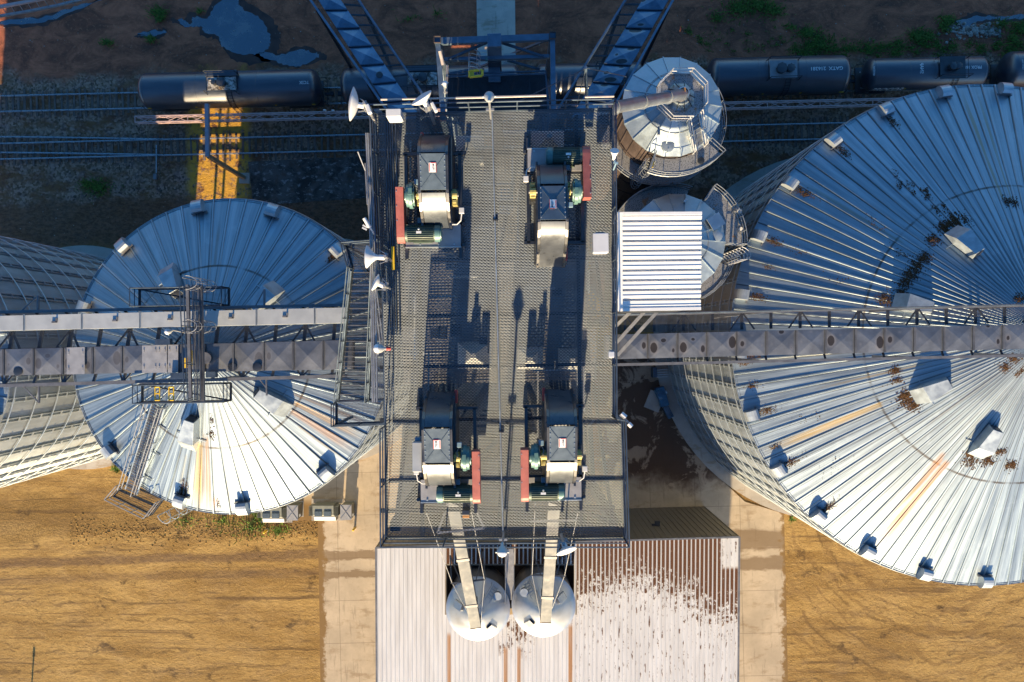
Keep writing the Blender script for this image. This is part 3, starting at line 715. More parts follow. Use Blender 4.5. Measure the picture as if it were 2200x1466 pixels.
# two hopper-top tanks in the valley
def cone_tank(cx,cy,label,Rr,ez,rise,side):
    c=Vector((cx,cy,0));t=thing('hopper_tank',label,'tank',c,'steel tanks beside the roof valley')
    m=MB();m.lathe(c,[(Rr-.06,0),(Rr-.06,ez)],48);m.build('wall',M['galv_dark'],t,smooth=True)
    m=MB();prof=[(Rr+.07,ez-.10),(Rr+.07,ez-.02),(Rr-.05,ez+.03)]
    for i in range(1,9):
        f=i/8;prof.append(((Rr-.05)*(1-f)+.32*f,ez+.03+(rise-.03)*f))
    m.lathe(c,prof,56)
    rf=m.build('cone_roof',M['smooth_steel'],t,smooth=True)
    m=MB()
    for k in range(6):
        a=2*math.pi*k/6+.3;q=Vector((math.cos(a),math.sin(a),0))
        m.beam(c+q*.4+Vector((0,0,ez+rise*(1-.4/Rr)+.02)),c+q*(Rr-.1)+Vector((0,0,ez+.04)),.05,.05)
    m.build('roof_seam',M['galv_light'],rf)
    # manhole lid, hatch box, roof ladder, hand rail
    a=R(38 if side<0 else 142);q=Vector((math.cos(a),math.sin(a),0));p=c+q*Rr*.80+Vector((0,0,ez+rise*.2))
    m=MB();m.tube(p+Vector((0,0,-.1)),p+Vector((0,0,.32)),.26,20);m.build('manhole',M['galv_dark'],t,smooth=True)
    m=MB();m.tube(p+Vector((0,0,.321)),p+Vector((0,0,.36)),.30,20);m.build('manhole_lid',M['galv_light'],t,smooth=True)
    for ang in((-48,160) if side<0 else (-135,32)):
        a=R(ang);q=Vector((math.cos(a),math.sin(a),0));tt=Vector((-q.y,q.x,0));r=Rr*.66
        p=c+q*r+Vector((0,0,ez+rise*(1-r/Rr)));m=MB();dn=(q*Rr+Vector((0,0,-rise))).normalized()
        m.loft([p-dn*.35-tt*.28+Vector((0,0,-.05)),p-dn*.35+tt*.28+Vector((0,0,-.05)),p-dn*.35+tt*.28+Vector((0,0,.42)),p-dn*.35-tt*.28+Vector((0,0,.42))],
               [p+dn*.40-tt*.28+Vector((0,0,-.05)),p+dn*.40+tt*.28+Vector((0,0,-.05)),p+dn*.40+tt*.28+Vector((0,0,.34)),p+dn*.40-tt*.28+Vector((0,0,.34))])
        v=m.build('vent_hood',M['smooth_steel'],t,bevel=.03)
        m=MB();m.loft([p-dn*.37-tt*.22+Vector((0,0,.04)),p-dn*.37+tt*.22+Vector((0,0,.04)),p-dn*.37+tt*.22+Vector((0,0,.36)),p-dn*.37-tt*.22+Vector((0,0,.36))],
               [p-dn*.36-tt*.22+Vector((0,0,.04)),p-dn*.36+tt*.22+Vector((0,0,.04)),p-dn*.36+tt*.22+Vector((0,0,.36)),p-dn*.36-tt*.22+Vector((0,0,.36))]);m.build('vent_mouth',M['black_paint'],v)
    a=R(52 if side<0 else 128);q=Vector((math.cos(a),math.sin(a),0));tt=Vector((-q.y,q.x,0));m=MB()
    def rp(r,o,dz):return c+q*r+tt*o+Vector((0,0,ez+rise*(1-r/Rr)+dz))
    for o in(-.2,.2):m.beam(rp(.5,o,.1),rp(Rr-.1,o,.1),.045)
    for i in range(9):
        r=.6+i*(Rr-.8)/8;m.beam(rp(r,-.2,.1),rp(r,.2,.1),.035)
    m.build('roof_ladder',M['galv'],t)
    m=MB()
    for o in(-.42,.42):
        if o*side>0:continue
        m.path([rp(.5,o,.75),rp(Rr-.1,o,.75)],.022);m.path([rp(.5,o,.0),rp(.5,o,.75)],.022);m.path([rp(Rr-.1,o,0),rp(Rr-.1,o,.75)],.022);m.path([rp(Rr*.6,o,0),rp(Rr*.6,o,.75)],.022)
    m.build('hand_rail',M['pale_rail'],t)
    return t,c
ZT=13.6;dT=H-ZT
c1=P(1027,1308,ZT);c2=P(1168,1300,ZT)
cone_tank(c1.x,c1.y,'left shiny cone-roofed tank in the roof valley below the tower',67*dT/F,ZT,1.9,-1)
cone_tank(c2.x,c2.y,'right shiny cone-roofed tank in the roof valley below the tower',67*dT/F,ZT,1.9,1)
# ------------------------------------------------------------------ helpers for steelwork
def railing(m,pts,h=1.07,sp=1.6,r=.026,mid=True,toe=False):
    for a,b in zip(pts,pts[1:]):
        a=Vector(a);b=Vector(b);L=(b-a).length
        if L<.05:continue
        k=max(1,round(L/sp))
        for i in range(k+1):
            p=a.lerp(b,i/k);m.tube(p,p+Vector((0,0,h)),r,6)
        m.tube(a+Vector((0,0,h)),b+Vector((0,0,h)),r,6)
        if mid:m.tube(a+Vector((0,0,h*.52)),b+Vector((0,0,h*.52)),r*.9,6)
        if toe:m.beam(a+Vector((0,0,.06)),b+Vector((0,0,.06)),.012,.11)
def bars(m,A,B,C,D,n,w=.025,h=.03):
    """bar grating: n bars running A->B, stepped from A to D"""
    for i in range(n+1):
        f=i/n;m.beam(Vector(A).lerp(Vector(D),f),Vector(B).lerp(Vector(C),f),w,h)
def expanded(m,poly,z,pitch=.049,period=.112,width=.027,amp=.010,rot=ROT):
    """expanded-metal sheet: rows of wavy strands clipped to a convex-ish polygon (world xy)"""
    ca,sa=math.cos(rot),math.sin(rot)
    loc=[(x*ca+y*sa,-x*sa+y*ca) for x,y in poly]
    y0=min(p[1] for p in loc);y1=max(p[1] for p in loc);y=y0+pitch;row=0
    while y<y1-pitch*.5:
        xs=[]
        for (ax,ay),(bx,b_y) in zip(loc,loc[1:]+loc[:1]):
            if (ay<=y)!=(b_y<=y):xs.append(ax+(bx-ax)*(y-ay)/(b_y-ay))
        xs.sort()
        for xa,xb in zip(xs[0::2],xs[1::2]):
            n=max(2,int((xb-xa)/(period/2)));ph=row%2
            vs=[];fs=[]
            for i in range(n+1):
                x=xa+(xb-xa)*i/n;o=amp*(1 if (i+ph)%2 else -1)
                for dy,dz in((-width/2,-.008),(width/2,.010)):
                    X,Y=x,y+o+dy;vs.append((X*ca-Y*sa,X*sa+Y*ca,z+dz))
                if i<n:fs.append((2*i,2*i+2,2*i+3,2*i+1))
            m.raw(vs,fs)
        y+=pitch;row+=1
def cage(m,base,axis,out,L,rad=.36,nh=4,nv=5,r=.016,ladder=True,w=.42):
    """caged ladder along axis from base; out = the side the hoops bulge to"""
    base=Vector(base);axis=Vector(axis).normalized();out=Vector(out).normalized();sd=axis.cross(out).normalized()
    def hp(l,k):
        a=math.pi*k/8;return base+axis*l+sd*math.cos(a)*rad+out*math.sin(a)*rad*1.75
    for i in range(nh+1):
        l=L*i/nh;m.path([hp(l,k) for k in range(9)],r,5)
    for k in range(0,9,2):m.path([hp(0,k),hp(L,k)],r*.8,5)
    if ladder:
        for o in(-w/2,w/2):m.beam(base+sd*o-axis*.3,base+sd*o+axis*(L+.2),.045,.045)
        for i in range(int(L/.3)):
            p=base+axis*(i*.3);m.tube(p-sd*w/2,p+sd*w/2,.014,5)
# ------------------------------------------------------------------ elevator tower: legs, deck, rails
HD=47.0
DK=[(806,246),(1314,234),(1316,893),(1334,897),(1342,1158),(829,1158),(828,915),(822,600)]
dk=[P(a,b,HD) for a,b in DK]
t=thing('elevator_tower','tall steel elevator tower with a see-through mesh deck in the middle of the photo','tower',(dk[0].x+3.6,0,0))
m=MB();expanded(m,[(p.x,p.y) for p in dk],HD);dg=m.build('deck_mesh',M['expanded'],t,recalc=False)
m=MB()
for a,b in zip(dk,dk[1:]+dk[:1]):m.beam(a-Vector((0,0,.12)),b-Vector((0,0,.12)),.09,.18)
m.build('deck_edge_channel',M['steel_blue'],t)
def pd(x,y,h=HD,dz=0):return P(x,y,h)+Vector((0,0,dz))
m=MB()
for ya,yb in((330,322),(440,432),(560,552),(680,672),(790,783),(905,897),(1035,1028),(1100,1093)):
    m.beam(pd(815,ya,HD,-.19),pd(1322,yb,HD,-.19),.11,.22)
for x0,x1 in((895,905),(1060,1078),(1240,1252)):
    m.beam(pd(x0,242,HD,-.42),pd(x1,1158,HD,-.42),.12,.2)
m.build('deck_beam',M['dark_steel'],t)
m=MB();m.beam(pd(1057,241,HD,.02),pd(1081,1158,HD,.02),.035,.035);m.build('deck_seam',M['galv'],t)
m=MB()
for x,y in((1062,473),(1067,473),(1075,927),(1080,928)):
    q=pd(x,y);m.lathe(q,[(0,.07),(.035,.06),(.05,.02),(.05,0)],10)
m.build('lifting_eye',M['black_paint'],t)
# columns, girts and lower floors
colx=[(840,262),(1068,256),(1300,252),(845,690),(1300,690),(846,1135),(1078,1130),(1320,1128)]
for a,b in colx:
    q=P(a,b,HD);m=MB();m.beam(Vector((q.x,q.y,0)),q-Vector((0,0,.25)),.32,.32,up=Vector((0,1,0)));m.build('column',M['dark_steel'],t)
m=MB();cp=[P(a,b,HD) for a,b in colx]
for z in(8,16,24,32,40):
    for i,j in((0,1),(1,2),(0,3),(3,5),(2,4),(4,7),(5,6),(6,7)):
        m.beam(Vector((cp[i].x,cp[i].y,z)),Vector((cp[j].x,cp[j].y,z)),.2,.25)
for z in(0,8,16,24,32,39.6):
    for i,j in((0,3),(3,5),(2,4),(4,7),(5,6),(6,7)):
        z2=min(z+8,46.6);m.beam(Vector((cp[i].x,cp[i].y,z)),Vector((cp[j].x,cp[j].y,z2)),.12,.12)
m.build('girt_and_brace',M['dark_steel'],t)
fl=[(812,250),(1312,240),(1314,835),(825,842)]
m=MB();q=[P(a,b,HD)for a,b in fl];expanded(m,[(p.x,p.y) for p in q],42.4,pitch=.11,period=.2,width=.08,amp=.018)
m.build('lower_floor',M['grating'],t,recalc=False)
m=MB();q=[P(a,b,HD)for a,b in [(830,262),(1300,254),(1302,820),(835,826)]]
m.prism([(p.x,p.y) for p in q],38.9,39.0);m.build('distributor_floor',M['steel_blue'],t)
q=[P(a,b,HD)for a,b in [(850,300),(1285,292),(1287,800),(852,806)]]
for z0,z1 in((14,22),(22.2,30),(30.2,38.8)):
    m=MB();m.prism([(p.x,p.y) for p in q],z0,z1);m.build('shade_core',M['steel_blue'],t)  # solid blocks added in the tower core, out of view, to shade what stands behind
# hoppers, trunking and pipes between deck and floor
hop=[(1016,765,1.25,1.0,43.4),(1140,772,1.0,.8,43.4),(1232,775,.85,.8,43.4),(1005,300,1.0,.9,43.6),(1180,290,1.2,.9,43.6)]
for x,y,sx,sy,z in hop:
    q=P(x,y,z+1.2);m=MB();a=[(q.x-sx/2,q.y-sy/2,z),(q.x+sx/2,q.y-sy/2,z),(q.x+sx/2,q.y+sy/2,z),(q.x-sx/2,q.y+sy/2,z)]
    b=[(q.x-sx*.08,q.y-sy*.08,z+1.1),(q.x+sx*.08,q.y-sy*.08,z+1.1),(q.x+sx*.08,q.y+sy*.08,z+1.1),(q.x-sx*.08,q.y+sy*.08,z+1.1)]
    m.loft([Vector(v) for v in a],[Vector(v) for v in b]);m.box((q.x,q.y,z-.5),(sx,sy,.98));m.build('distributor_hood',M['box_grey'],t)
prn=random.Random(3)
m=MB()
for i in range(26):
    x=prn.uniform(840,1290);y=prn.uniform(270,840);q=P(x,y,HD);z=prn.uniform(43,46);L=prn.uniform(.8,3)
    if prn.random()<.6:m.beam((q.x,q.y,z),(q.x,q.y-L,z),.06,.08)
    else:m.beam((q.x,q.y,z),(q.x+L*.5,q.y,z),.05,.1)
m.build('conduit',M['box_grey'],t)
m=MB()
for i in range(12):
    q=P(prn.uniform(850,1280),prn.uniform(280,820),44.5);m.box((q.x,q.y,43.2+prn.random()),(prn.uniform(.2,.7),prn.uniform(.2,.8),.6))
m.build('cable_tray',M['dark_steel'],t)
q=P(1085,430,44.6);m=MB()
for i in range(8):m.box((q.x,q.y+.12*i-.4,44.2),(.42,.06,.05))
m.build('stair_tread',M['yellow'] if False else M['galv_light'],t)
# diagonal struts under the south end, seen through the mesh
m=MB()
for a,b in(((1040,968),(1112,910)),((1240,945),(1278,900)),((872,910),(898,936)),((1030,980),(1075,945)),((940,1145),(1040,1135)),((940,1145),(960,1090)),((1040,1135),(1020,1090)),((1140,1120),(1240,1118))):
    m.beam(P(*a,46.2),P(*b,46.2),.07,.07)
m.build('knee_brace',M['pale_rail'],t)
# railings
def rail_part(pts,mat='steel_blue',h=1.07,sp=1.6,r=.026):
    m=MB();railing(m,pts,h,sp,r,toe=True);return m.build('railing',M[mat],t)
rail_part([dk[0],dk[1]],'steel_blue')
rail_part([dk[1],dk[2]],'steel_blue')
rail_part([dk[2],dk[3],dk[4]],'steel_blue')
rail_part([dk[4],dk[5]],'steel_blue',sp=1.9)
rail_part([dk[5],dk[6]],'steel_blue',sp=2.0)
rail_part([dk[0],dk[7]],'steel_blue',sp=1.5)
# conduit runs fixed to the rails
m=MB()
m.path([pd(830,236,HD,1.1),pd(1045,232,HD,1.1)],.03);m.path([pd(985,236,HD,1.25),pd(1170,231,HD,1.25)],.035)
m.path([pd(1250,231,HD,1.1),pd(1310,230,HD,1.12)],.03)
m.build('cable_conduit',M['copper'] if False else paint('pale_conduit',(.46,.40,.36),.5,.2,.1,4),t)
m=MB()
for off in(-7,-3,2):
    m.path([pd(803+off,300,HD,.8),pd(812+off,520,HD,.8),pd(818+off,860,HD,.9)],.03)
m.path([pd(792,360,HD,.6),pd(800,470,HD,.6)],.025);m.path([pd(784,345,HD,1.2),pd(796,380,HD,.9),pd(800,450,HD,.9)],.02)
m.build('cable_bundle',M['pale_rail'],t)
m=MB()
for x in(838,843,848,853,860):m.path([pd(x-10,262,HD,.06),pd(x-4,480,HD,.06),pd(x,720,HD,.06)],.022)
m.build('floor_conduit',M['steel_blue'],t)
m=MB();m.box(pd(846,556,HD,.09),(.09,.75,.18),ROT);m.build('yellow_kick_box',M['yellow'],t)
# elevator leg casings run the full height below each head
# ------------------------------------------------------------------ bucket elevator heads on the deck
M['sign_red']=paint('sign_red',(.62,.06,.06),.5,0,.05,8)
def head(sx,ty,label,sign_off=0,extra=None,signrot=0,hood_len=0):
    """origin at the head shaft on the deck; drive side = +x*sx, motor end = -y*ty"""
    t=thing('bucket_elevator_head',label,'elevator head',(0,0,0),'bucket elevator heads on the tower deck')
    f=lambda x,y,z:Vector((sx*x,ty*y,z))
    ends=2.05+hood_len
    front=[(-.95,.30),(-.93,.62),(-.86,.95),(-.74,1.22),(-.56,1.48),(-.34,1.70),(-.08,1.86)]
    flat=[(.02,1.90),(1.02,2.10)]
    back=[(1.10,2.08),(1.32,1.96),(1.52,1.76),(1.70,1.48),(1.84,1.15),(1.93,.80),(ends,.30)]
    w=.375
    def strip(name,pts,ww,mat,par):
        m=MB()
        for a,b in zip(pts,pts[1:]):
            m.face([f(-ww,a[0],a[1]),f(ww,a[0],a[1]),f(ww,b[0],b[1]),f(-ww,b[0],b[1])])
            m.face([f(-ww,a[0]*.97+.02,a[1]-.03),f(ww,a[0]*.97+.02,a[1]-.03),f(ww,b[0]*.97+.02,b[1]-.03),f(-ww,b[0]*.97+.02,b[1]-.03)])
        return m.build(name,mat,par,smooth=True,merge=True)
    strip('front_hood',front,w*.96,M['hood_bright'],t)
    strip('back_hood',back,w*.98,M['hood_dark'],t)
    # top inspection panel with bolts
    m=MB();a,b=flat;ww=w*1.04
    m.loft([f(-ww,a[0]-.02,a[1]),f(ww,a[0]-.02,a[1]),f(ww,a[0]-.02,a[1]+.035),f(-ww,a[0]-.02,a[1]+.035)],[f(-ww,b[0]+.03,b[1]),f(ww,b[0]+.03,b[1]),f(ww,b[0]+.03,b[1]+.035),f(-ww,b[0]+.03,b[1]+.035)])
    for o in(-1,1):   # pressed cross
        m.beam(f(-ww*.9*o,a[0]+.05,a[1]+.047),f(ww*.9*o,b[0]-.05,b[1]+.027),.012,.018)
    tp=m.build('top_panel',M['char_paint'],t)
    m=MB()
    for i in range(7):
        q=a[0]+.04+(b[0]-a[0]-.08)*i/6;z=a[1]+(b[1]-a[1])*(q-a[0])/(b[0]-a[0])+.04
        for o in(-1,1):m.lathe(f(o*ww*.93,q,z),[(.018,0),(.018,.014),(0,.016)],6)
    m.build('panel_bolts',M['galv_light'],tp)
    # warning sign: white face, red bars, printed marks
    sy=.52+sign_off;sz=a[1]+(b[1]-a[1])*(sy-a[0])/(b[0]-a[0])+.048
    m=MB();r=math.atan((b[1]-a[1])/(b[0]-a[0]))
    def sp(x,y,dz=0):return f(x,sy+y,sz+y*math.tan(r)+dz)
    def quad(m,x0,x1,y0,y1,dz):m.loft([sp(x0,y0,dz),sp(x1,y0,dz),sp(x1,y1,dz),sp(x0,y1,dz)],[sp(x0,y0,dz+.004),sp(x1,y0,dz+.004),sp(x1,y1,dz+.004),sp(x0,y1,dz+.004)])
    quad(m,-.11,.11,-.14,.14,0);sg=m.build('warning_sign',M['sign_white'],t)
    m=MB();quad(m,.075,.098,-.12,.12,.005);quad(m,-.11,-.095,-.14,.14,.005);quad(m,-.09,.05,.125,.14,.005);m.build('sign_border',M['sign_red'],sg)
    m=MB()
    for yy in(-.08,-.04,0,.04):quad(m,-.06,.02-abs(yy)*.5,yy,yy+.012,.005)
    quad(m,-.05,-.0,.07,.10,.005);m.build('sign_print',M['dark_steel'],sg)
    # side plates with flange
    prof=front[::1]+flat+back
    for o in(-1,1):
        m=MB();A=[f(o*w*1.0,y,z) for y,z in prof];B=[f(o*(w+.03),y,z) for y,z in prof]
        A=[f(o*w,-.95,0.0)]+A+[f(o*w,ends,0)];B=[f(o*(w+.03),-.95,0)]+B+[f(o*(w+.03),ends,0)]
        m.loft(A,B);
        for p,q in zip(prof,prof[1:]):m.beam(f(o*(w+.055),p[0],p[1]-.04),f(o*(w+.055),q[0],q[1]-.04),.06,.05)
        m.beam(f(o*(w+.07),-.95,.95),f(o*(w+.07),1.95,.95),.07,.07)
        for y in(-.6,.2,1.0,1.6):m.beam(f(o*(w+.06),y,.05),f(o*(w+.06),y,1.0),.05,.07)
        # lower casing shoulder, wider than the hood
        m.loft([f(o*(w+.03),-.9,.0),f(o*(w+.03),ends,.0),f(o*(w+.03),ends,.45),f(o*(w+.03),-.9,.75)],[f(o*(w+.16),-.8,.0),f(o*(w+.16),ends-.1,.0),f(o*(w+.10),ends-.1,.40),f(o*(w+.10),-.8,.70)])
        m.build('side_plate',M['black_paint'],t)
    m=MB()
    for y in(-1.46,-.78,1.5):m.box(f(.15,y,.10),(2.0,.10,.16))
    for x in(-.70,1.05):m.box(f(x,-.2,.10),(.10,3.4,.16))
    m.build('skid_frame',M['black_paint'],t)
    # shaft, bearings, gear reducer, couplings
    m=MB();m.tube(f(-.70,0,.98),f(1.12,0,.98),.055,12);m.build('head_shaft',M['galv_dark'],t,smooth=True)
    for x in(-.57,.52):
        m=MB();m.box(f(x,-.08,.80),(.18,.46,.30));m.tube(f(x-.1,0,.98),f(x+.1,0,.98),.13,14);m.box(f(x,-.20,1.0),(.12,.10,.10));m.box(f(x,.14,1.0),(.12,.08,.08))
        m.build('bearing',M['bearing'],t,bevel=.01)
        m=MB();m.box(f(x,0,.34),(.22,.5,.68));m.build('bearing_stand',M['black_paint'],t)
    m=MB()
    for x0,x1,r in((.66,.72,.33),(.72,.82,.41),(.82,.92,.36),(.92,.97,.22)):m.tube(f(x0,0,.98),f(x1,0,.98),r,26)
    for k in range(8):
        q=2*math.pi*k/8;m.tube(f(.70,.37*math.cos(q),.98+.37*math.sin(q)),f(.84,.37*math.cos(q),.98+.37*math.sin(q)),.03,6)
    m.box(f(.77,.06,1.40),(.12,.2,.06));m.build('gear_reducer',M['teal'],t,smooth=True)
    # motor with ribs, fan cover, terminal box
    my,mz,mr=-1.16,.78,.275
    m=MB();m.tube(f(.05,my,mz),f(.98,my,mz),mr*.9,24)
    for k in range(26):
        q=2*math.pi*k/26;d=Vector((0,ty*math.cos(q),math.sin(q)))
        m.beam(f(.10,my,mz)+d*mr*.93,f(.92,my,mz)+d*mr*.93,.02,.05,up=d)
    m.box(f(.5,my,.36),(.6,.5,.22));mo=m.build('motor',M['motor'],t)
    m=MB();m.tube(f(-.10,my,mz),f(.06,my,mz),mr*1.03,24);m.tube(f(-.14,my,mz),f(-.10,my,mz),mr*.85,24,);m.build('fan_cover',M['teal'],mo,smooth=True)
    m=MB();m.tube(f(.92,my,mz),f(1.02,my,mz),mr*.97,24);m.build('end_bell',M['motor'],mo,smooth=True)
    m=MB();m.box(f(.55,my,mz+mr+.01),(.16,.07,.03));m.build('name_plate',M['sign_white'],mo)
    m=MB();m.lathe(f(.55,my+.10*1,mz+mr-.01),[(.035,0),(.035,.04),(.02,.06),(0,.06)],10);m.build('lifting_eye',M['galv_light'],mo)
    m=MB();m.box(f(.48,my+mr+.12,mz+.05),(.26,.18,.2));m.build('terminal_box',M['char_paint'],mo,bevel=.02)
    # motor base plate with lit front lip
    m=MB();m.box(f(.18,-1.16,.235),(1.78,.72,.05));m.build('motor_plate',M['plate_grey'],t)
    m=MB();m.box(f(.18,-1.535,.20),(1.80,.03,.16));
    for x in(-.5,.0,.6):m.lathe(f(x,-1.45,.262),[(.03,0),(.03,.02),(0,.025)],8)
    m.build('plate_lip',M['galv_light'],t)
    # belt guard, rounded at the motor end
    m=MB();pts=[]
    for k in range(9):
        q=math.pi*k/8;pts.append((-1.20-.27*math.sin(q),.78-.0+.27*math.cos(q)))
    poly=[(.24,1.24),(.24,.70)]+[(y,z) for y,z in pts[::-1]]
    A=[f(1.00,y,z) for y,z in poly];B=[f(1.25,y,z) for y,z in poly];m.loft(A,B)
    m.build('belt_guard',M['red_guard'],t,bevel=.012)
    m=MB()
    for y in(.1,-.35,-.8):m.lathe(f(1.22,y,1.24+(y-.24)*.13),[(.018,0),(.018,.02),(0,.02)],6)
    m.build('guard_bolts',M['galv_light'],t)
    # sensor boxes with bent conduit
    m=MB();m.box(f(-.78,-.45,.75),(.16,.18,.14));m.build('sensor_box',M['white'],t,bevel=.01)
    m=MB();m.path([f(-.78,-.54,.75),f(-.75,-.75,.7),f(-.62,-.86,.6),f(-.42,-.86,.6)],.02);m.build('sensor_cable',M['white'],t)
    m=MB();m.box(f(.60,.42,1.0),(.16,.16,.14));m.build('sensor_box',M['util_blue'],t,bevel=.01)
    m=MB();m.path([f(.60,.35,1.0),f(.52,.2,1.05),f(.55,.05,1.12)],.018);m.build('sensor_cable',M['pale_rail'],t)
    # hinged inspection handle in red at the discharge
    m=MB();m.box(f(.48,1.9,.42),(.09,.42,.22));m.build('discharge_flap',M['red_paint'],t,bevel=.02)
    # twin casings down through the tower
    for y in(-.55,1.15):
        m=MB();m.box(f(0,y,-23.9),(.62,.55,47.6));m.build('leg_casing',M['leg_grey'],t)
    return t
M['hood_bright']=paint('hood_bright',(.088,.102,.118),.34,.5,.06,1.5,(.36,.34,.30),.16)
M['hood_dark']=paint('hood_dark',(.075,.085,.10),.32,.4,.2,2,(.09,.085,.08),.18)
M['util_blue']=paint('sensor_blue',(.20,.32,.42),.5,0,.1,5)
M['leg_grey']=paint('leg_casing_grey',(.20,.21,.22),.5,.35,.15,.6,(.13,.10,.08),.25)
for (px,py,sx,ty,lab,so) in ((937,420,-1,1,'elevator head with its red belt guard at the far left, upper left of the four',.12),
                  (1184,412,1,-1,'elevator head with its motor at the top end, upper right of the four',.05),
                  (946,985,1,1,'elevator head beside the pale grey cabinet, lower left of the four',.05),
                  (1204,980,-1,1,'elevator head nearest the lower right corner of the deck, bright hood below',.02)):
    h=head(sx,ty,lab,so,hood_len=.25 if ty<0 else 0)
    q=P(px,py,48.0);h.location=(q.x,q.y,HD);h.rotation_euler=(0,0,R(.6))
# pale cabinet beside the lower-left head
q=P(900,978,48.2);t=thing('electrical_cabinet','pale grey upright cabinet against the lower left elevator head','cabinet',(q.x,q.y,HD))
m=MB();m.box((q.x,q.y,HD+.9),(.29,.92,1.55));m.build('body',M['box_grey'],t,bevel=.02)
m=MB()
for dy in(-.4,.4):m.box((q.x,q.y+dy,HD+.06),(.1,.06,.12))
m.build('foot',M['galv_dark'],t)
m=MB();m.box((q.x-.02,q.y+.52,HD+1.3),(.16,.10,.2));m.build('junction_box',M['util_blue'],t)
# white cabinets on the rails
def cabinet(name,px,py,h,sx,sy,sz,lab,mat='white'):
    q=P(px,py,h);t=thing(name,lab,'cabinet',(q.x,q.y,h-sz))
    m=MB();m.box((q.x,q.y,h-sz/2),(sx,sy,sz),ROT);m.build('body',M[mat],t,bevel=.015)
    m=MB();m.box((q.x,q.y-sy/2-.012,h-sz/2),(sx*.86,.02,sz*.84),ROT);m.build('door',M[mat],t)
    m=MB();m.beam((q.x-sx*.3,q.y+sy/2+.03,h-sz*.8),(q.x+sx*.3,q.y+sy/2+.03,h-sz*.8),.05,.05);m.build('mounting_rail',M['pale_rail'],t)
    return t
cabinet('rail_cabinet',845,242,HD+1.25,.46,.24,.7,'white weatherproof box on the top rail left of the twin dish','white')
cabinet('rail_cabinet',1291,522,HD+1.35,.48,.60,.32,'flat white square box on the right rail beside the white roof','white')
cabinet('rail_cabinet',1314,762,HD+1.1,.18,.18,.2,'tiny white box on the right rail below the white roof','white')
q=P(1000,1105,47.4);t=thing('motor_box','small black and orange box under the lower left elevator motor','box',(q.x,q.y,46.7))
m=MB();m.box((q.x,q.y,47.0),(.24,.16,.4));m.build('cover',M['black_paint'],t,bevel=.01)
m=MB();m.box((q.x,q.y-.14,46.95),(.22,.1,.3));m.build('body',M['copper'],t,bevel=.01)
# mesh floor bits, rags and mud on the deck
# ------------------------------------------------------------------ antennas and lamps on the rails
def dish(lab,rail,cen,hc,dirv,rad,depth=.22,cone=False,mat='white'):
    """rail: foot of the mast (px,py,h); cen: dish centre in the photo at height hc; dirv: facing"""
    foot=P(*rail);c=P(cen[0],cen[1],hc);d=Vector(dirv).normalized()
    t=thing('dish_antenna',lab,'antenna',foot,'dish antennas on the deck rails')
    Mx=d.to_track_quat('Z','Y').to_matrix()
    if cone: prof=[(.06,-depth*1.5),(.10,-depth*1.0),(rad*.55,-depth*.55),(rad*.97,0),(rad,.03),(rad*.96,.05),(rad*.6,.09),(0,.11)]
    else:
        prof=[(.07,-depth)]+[(rad*k/7,-depth+depth*(k/7)**2) for k in range(1,8)]+[(rad*1.015,.012),(rad*.98,.03)]
        prof+=[(rad*k/6*.98,.03+.16*rad*(1-(k/6)**2)) for k in range(5,-1,-1)]
    m=MB();m.lathe(c,prof,36,M=Mx);m.build('dish',M[mat],t,smooth=True)
    back=c-d*(depth*1.5 if cone else depth)
    m=MB();m.tube(back-d*.16,back+d*.02,.085,14);m.build('feed_unit',M['white'],t,smooth=True)
    top=Vector((back.x,back.y,back.z))-d*.22
    m=MB();mast=[Vector((top.x,top.y,foot.z-.4)),top+Vector((0,0,.35))]
    m.tube(mast[0],mast[1],.045,10);m.build('mast',M['pale_rail'],t,smooth=True)
    m=MB();m.beam(top,back-d*.1,.07,.10);sd=d.cross(Vector((0,0,1))).normalized()
    m.beam(top-sd*.14+Vector((0,0,.1)),top+sd*.14+Vector((0,0,.1)),.05,.06);m.beam(top-sd*.14-Vector((0,0,.1)),top+sd*.14-Vector((0,0,.1)),.05,.06)
    m.beam(top+Vector((0,0,.1))+sd*.1,back-d*.02+sd*.2,.025);m.beam(top-Vector((0,0,.1))-sd*.1,back-d*.02-sd*.2,.025)
    m.build('bracket',M['pale_rail'],t)
    m=MB();m.beam(mast[0]+Vector((0,0,.15)),foot+Vector((0,0,-.05)),.06,.06);m.beam(mast[0]+Vector((0,0,.75)),foot+Vector((0,0,.65)),.06,.06);m.build('rail_clamp',M['galv_dark'],t)
    return t,top,d
t,top,d=dish('largest white dish antenna facing left at the upper left deck corner',(800,244,HD+.6),(757,224),HD+2.1,(-1,.12,.18),.50,.18)
m=MB();m.box(top+Vector((.10,-.12,.1)),(.13,.28,.2),R(20));m.build('radio_unit',M['white'],t,bevel=.02)
t,top,d=dish('white dish tilted up with a radio box behind it, on the top rail',(925,238,HD+.6),(906,211),HD+2.0,(-.55,.75,.42),.36,.17)
m=MB();m.box(top+Vector((.16,.02,.1)),(.10,.30,.2),R(28));m.build('radio_unit',M['white'],t,bevel=.02)
dish('white horn-shaped dish facing left above the stair top',(818,552,HD+.5),(790,552),HD+1.2,(-1,.03,.10),.36,.24,True)
dish('smaller white dish below the horn-shaped one on the left rail',(820,612,HD+.4),(807,607),HD+1.0,(-.85,.35,.22),.28,.12)
dish('blue-shaded dish hanging from the bottom rail of the deck',(1208,1160,HD+.6),(1217,1184),HD+1.2,(.28,-.75,.40),.33,.12)
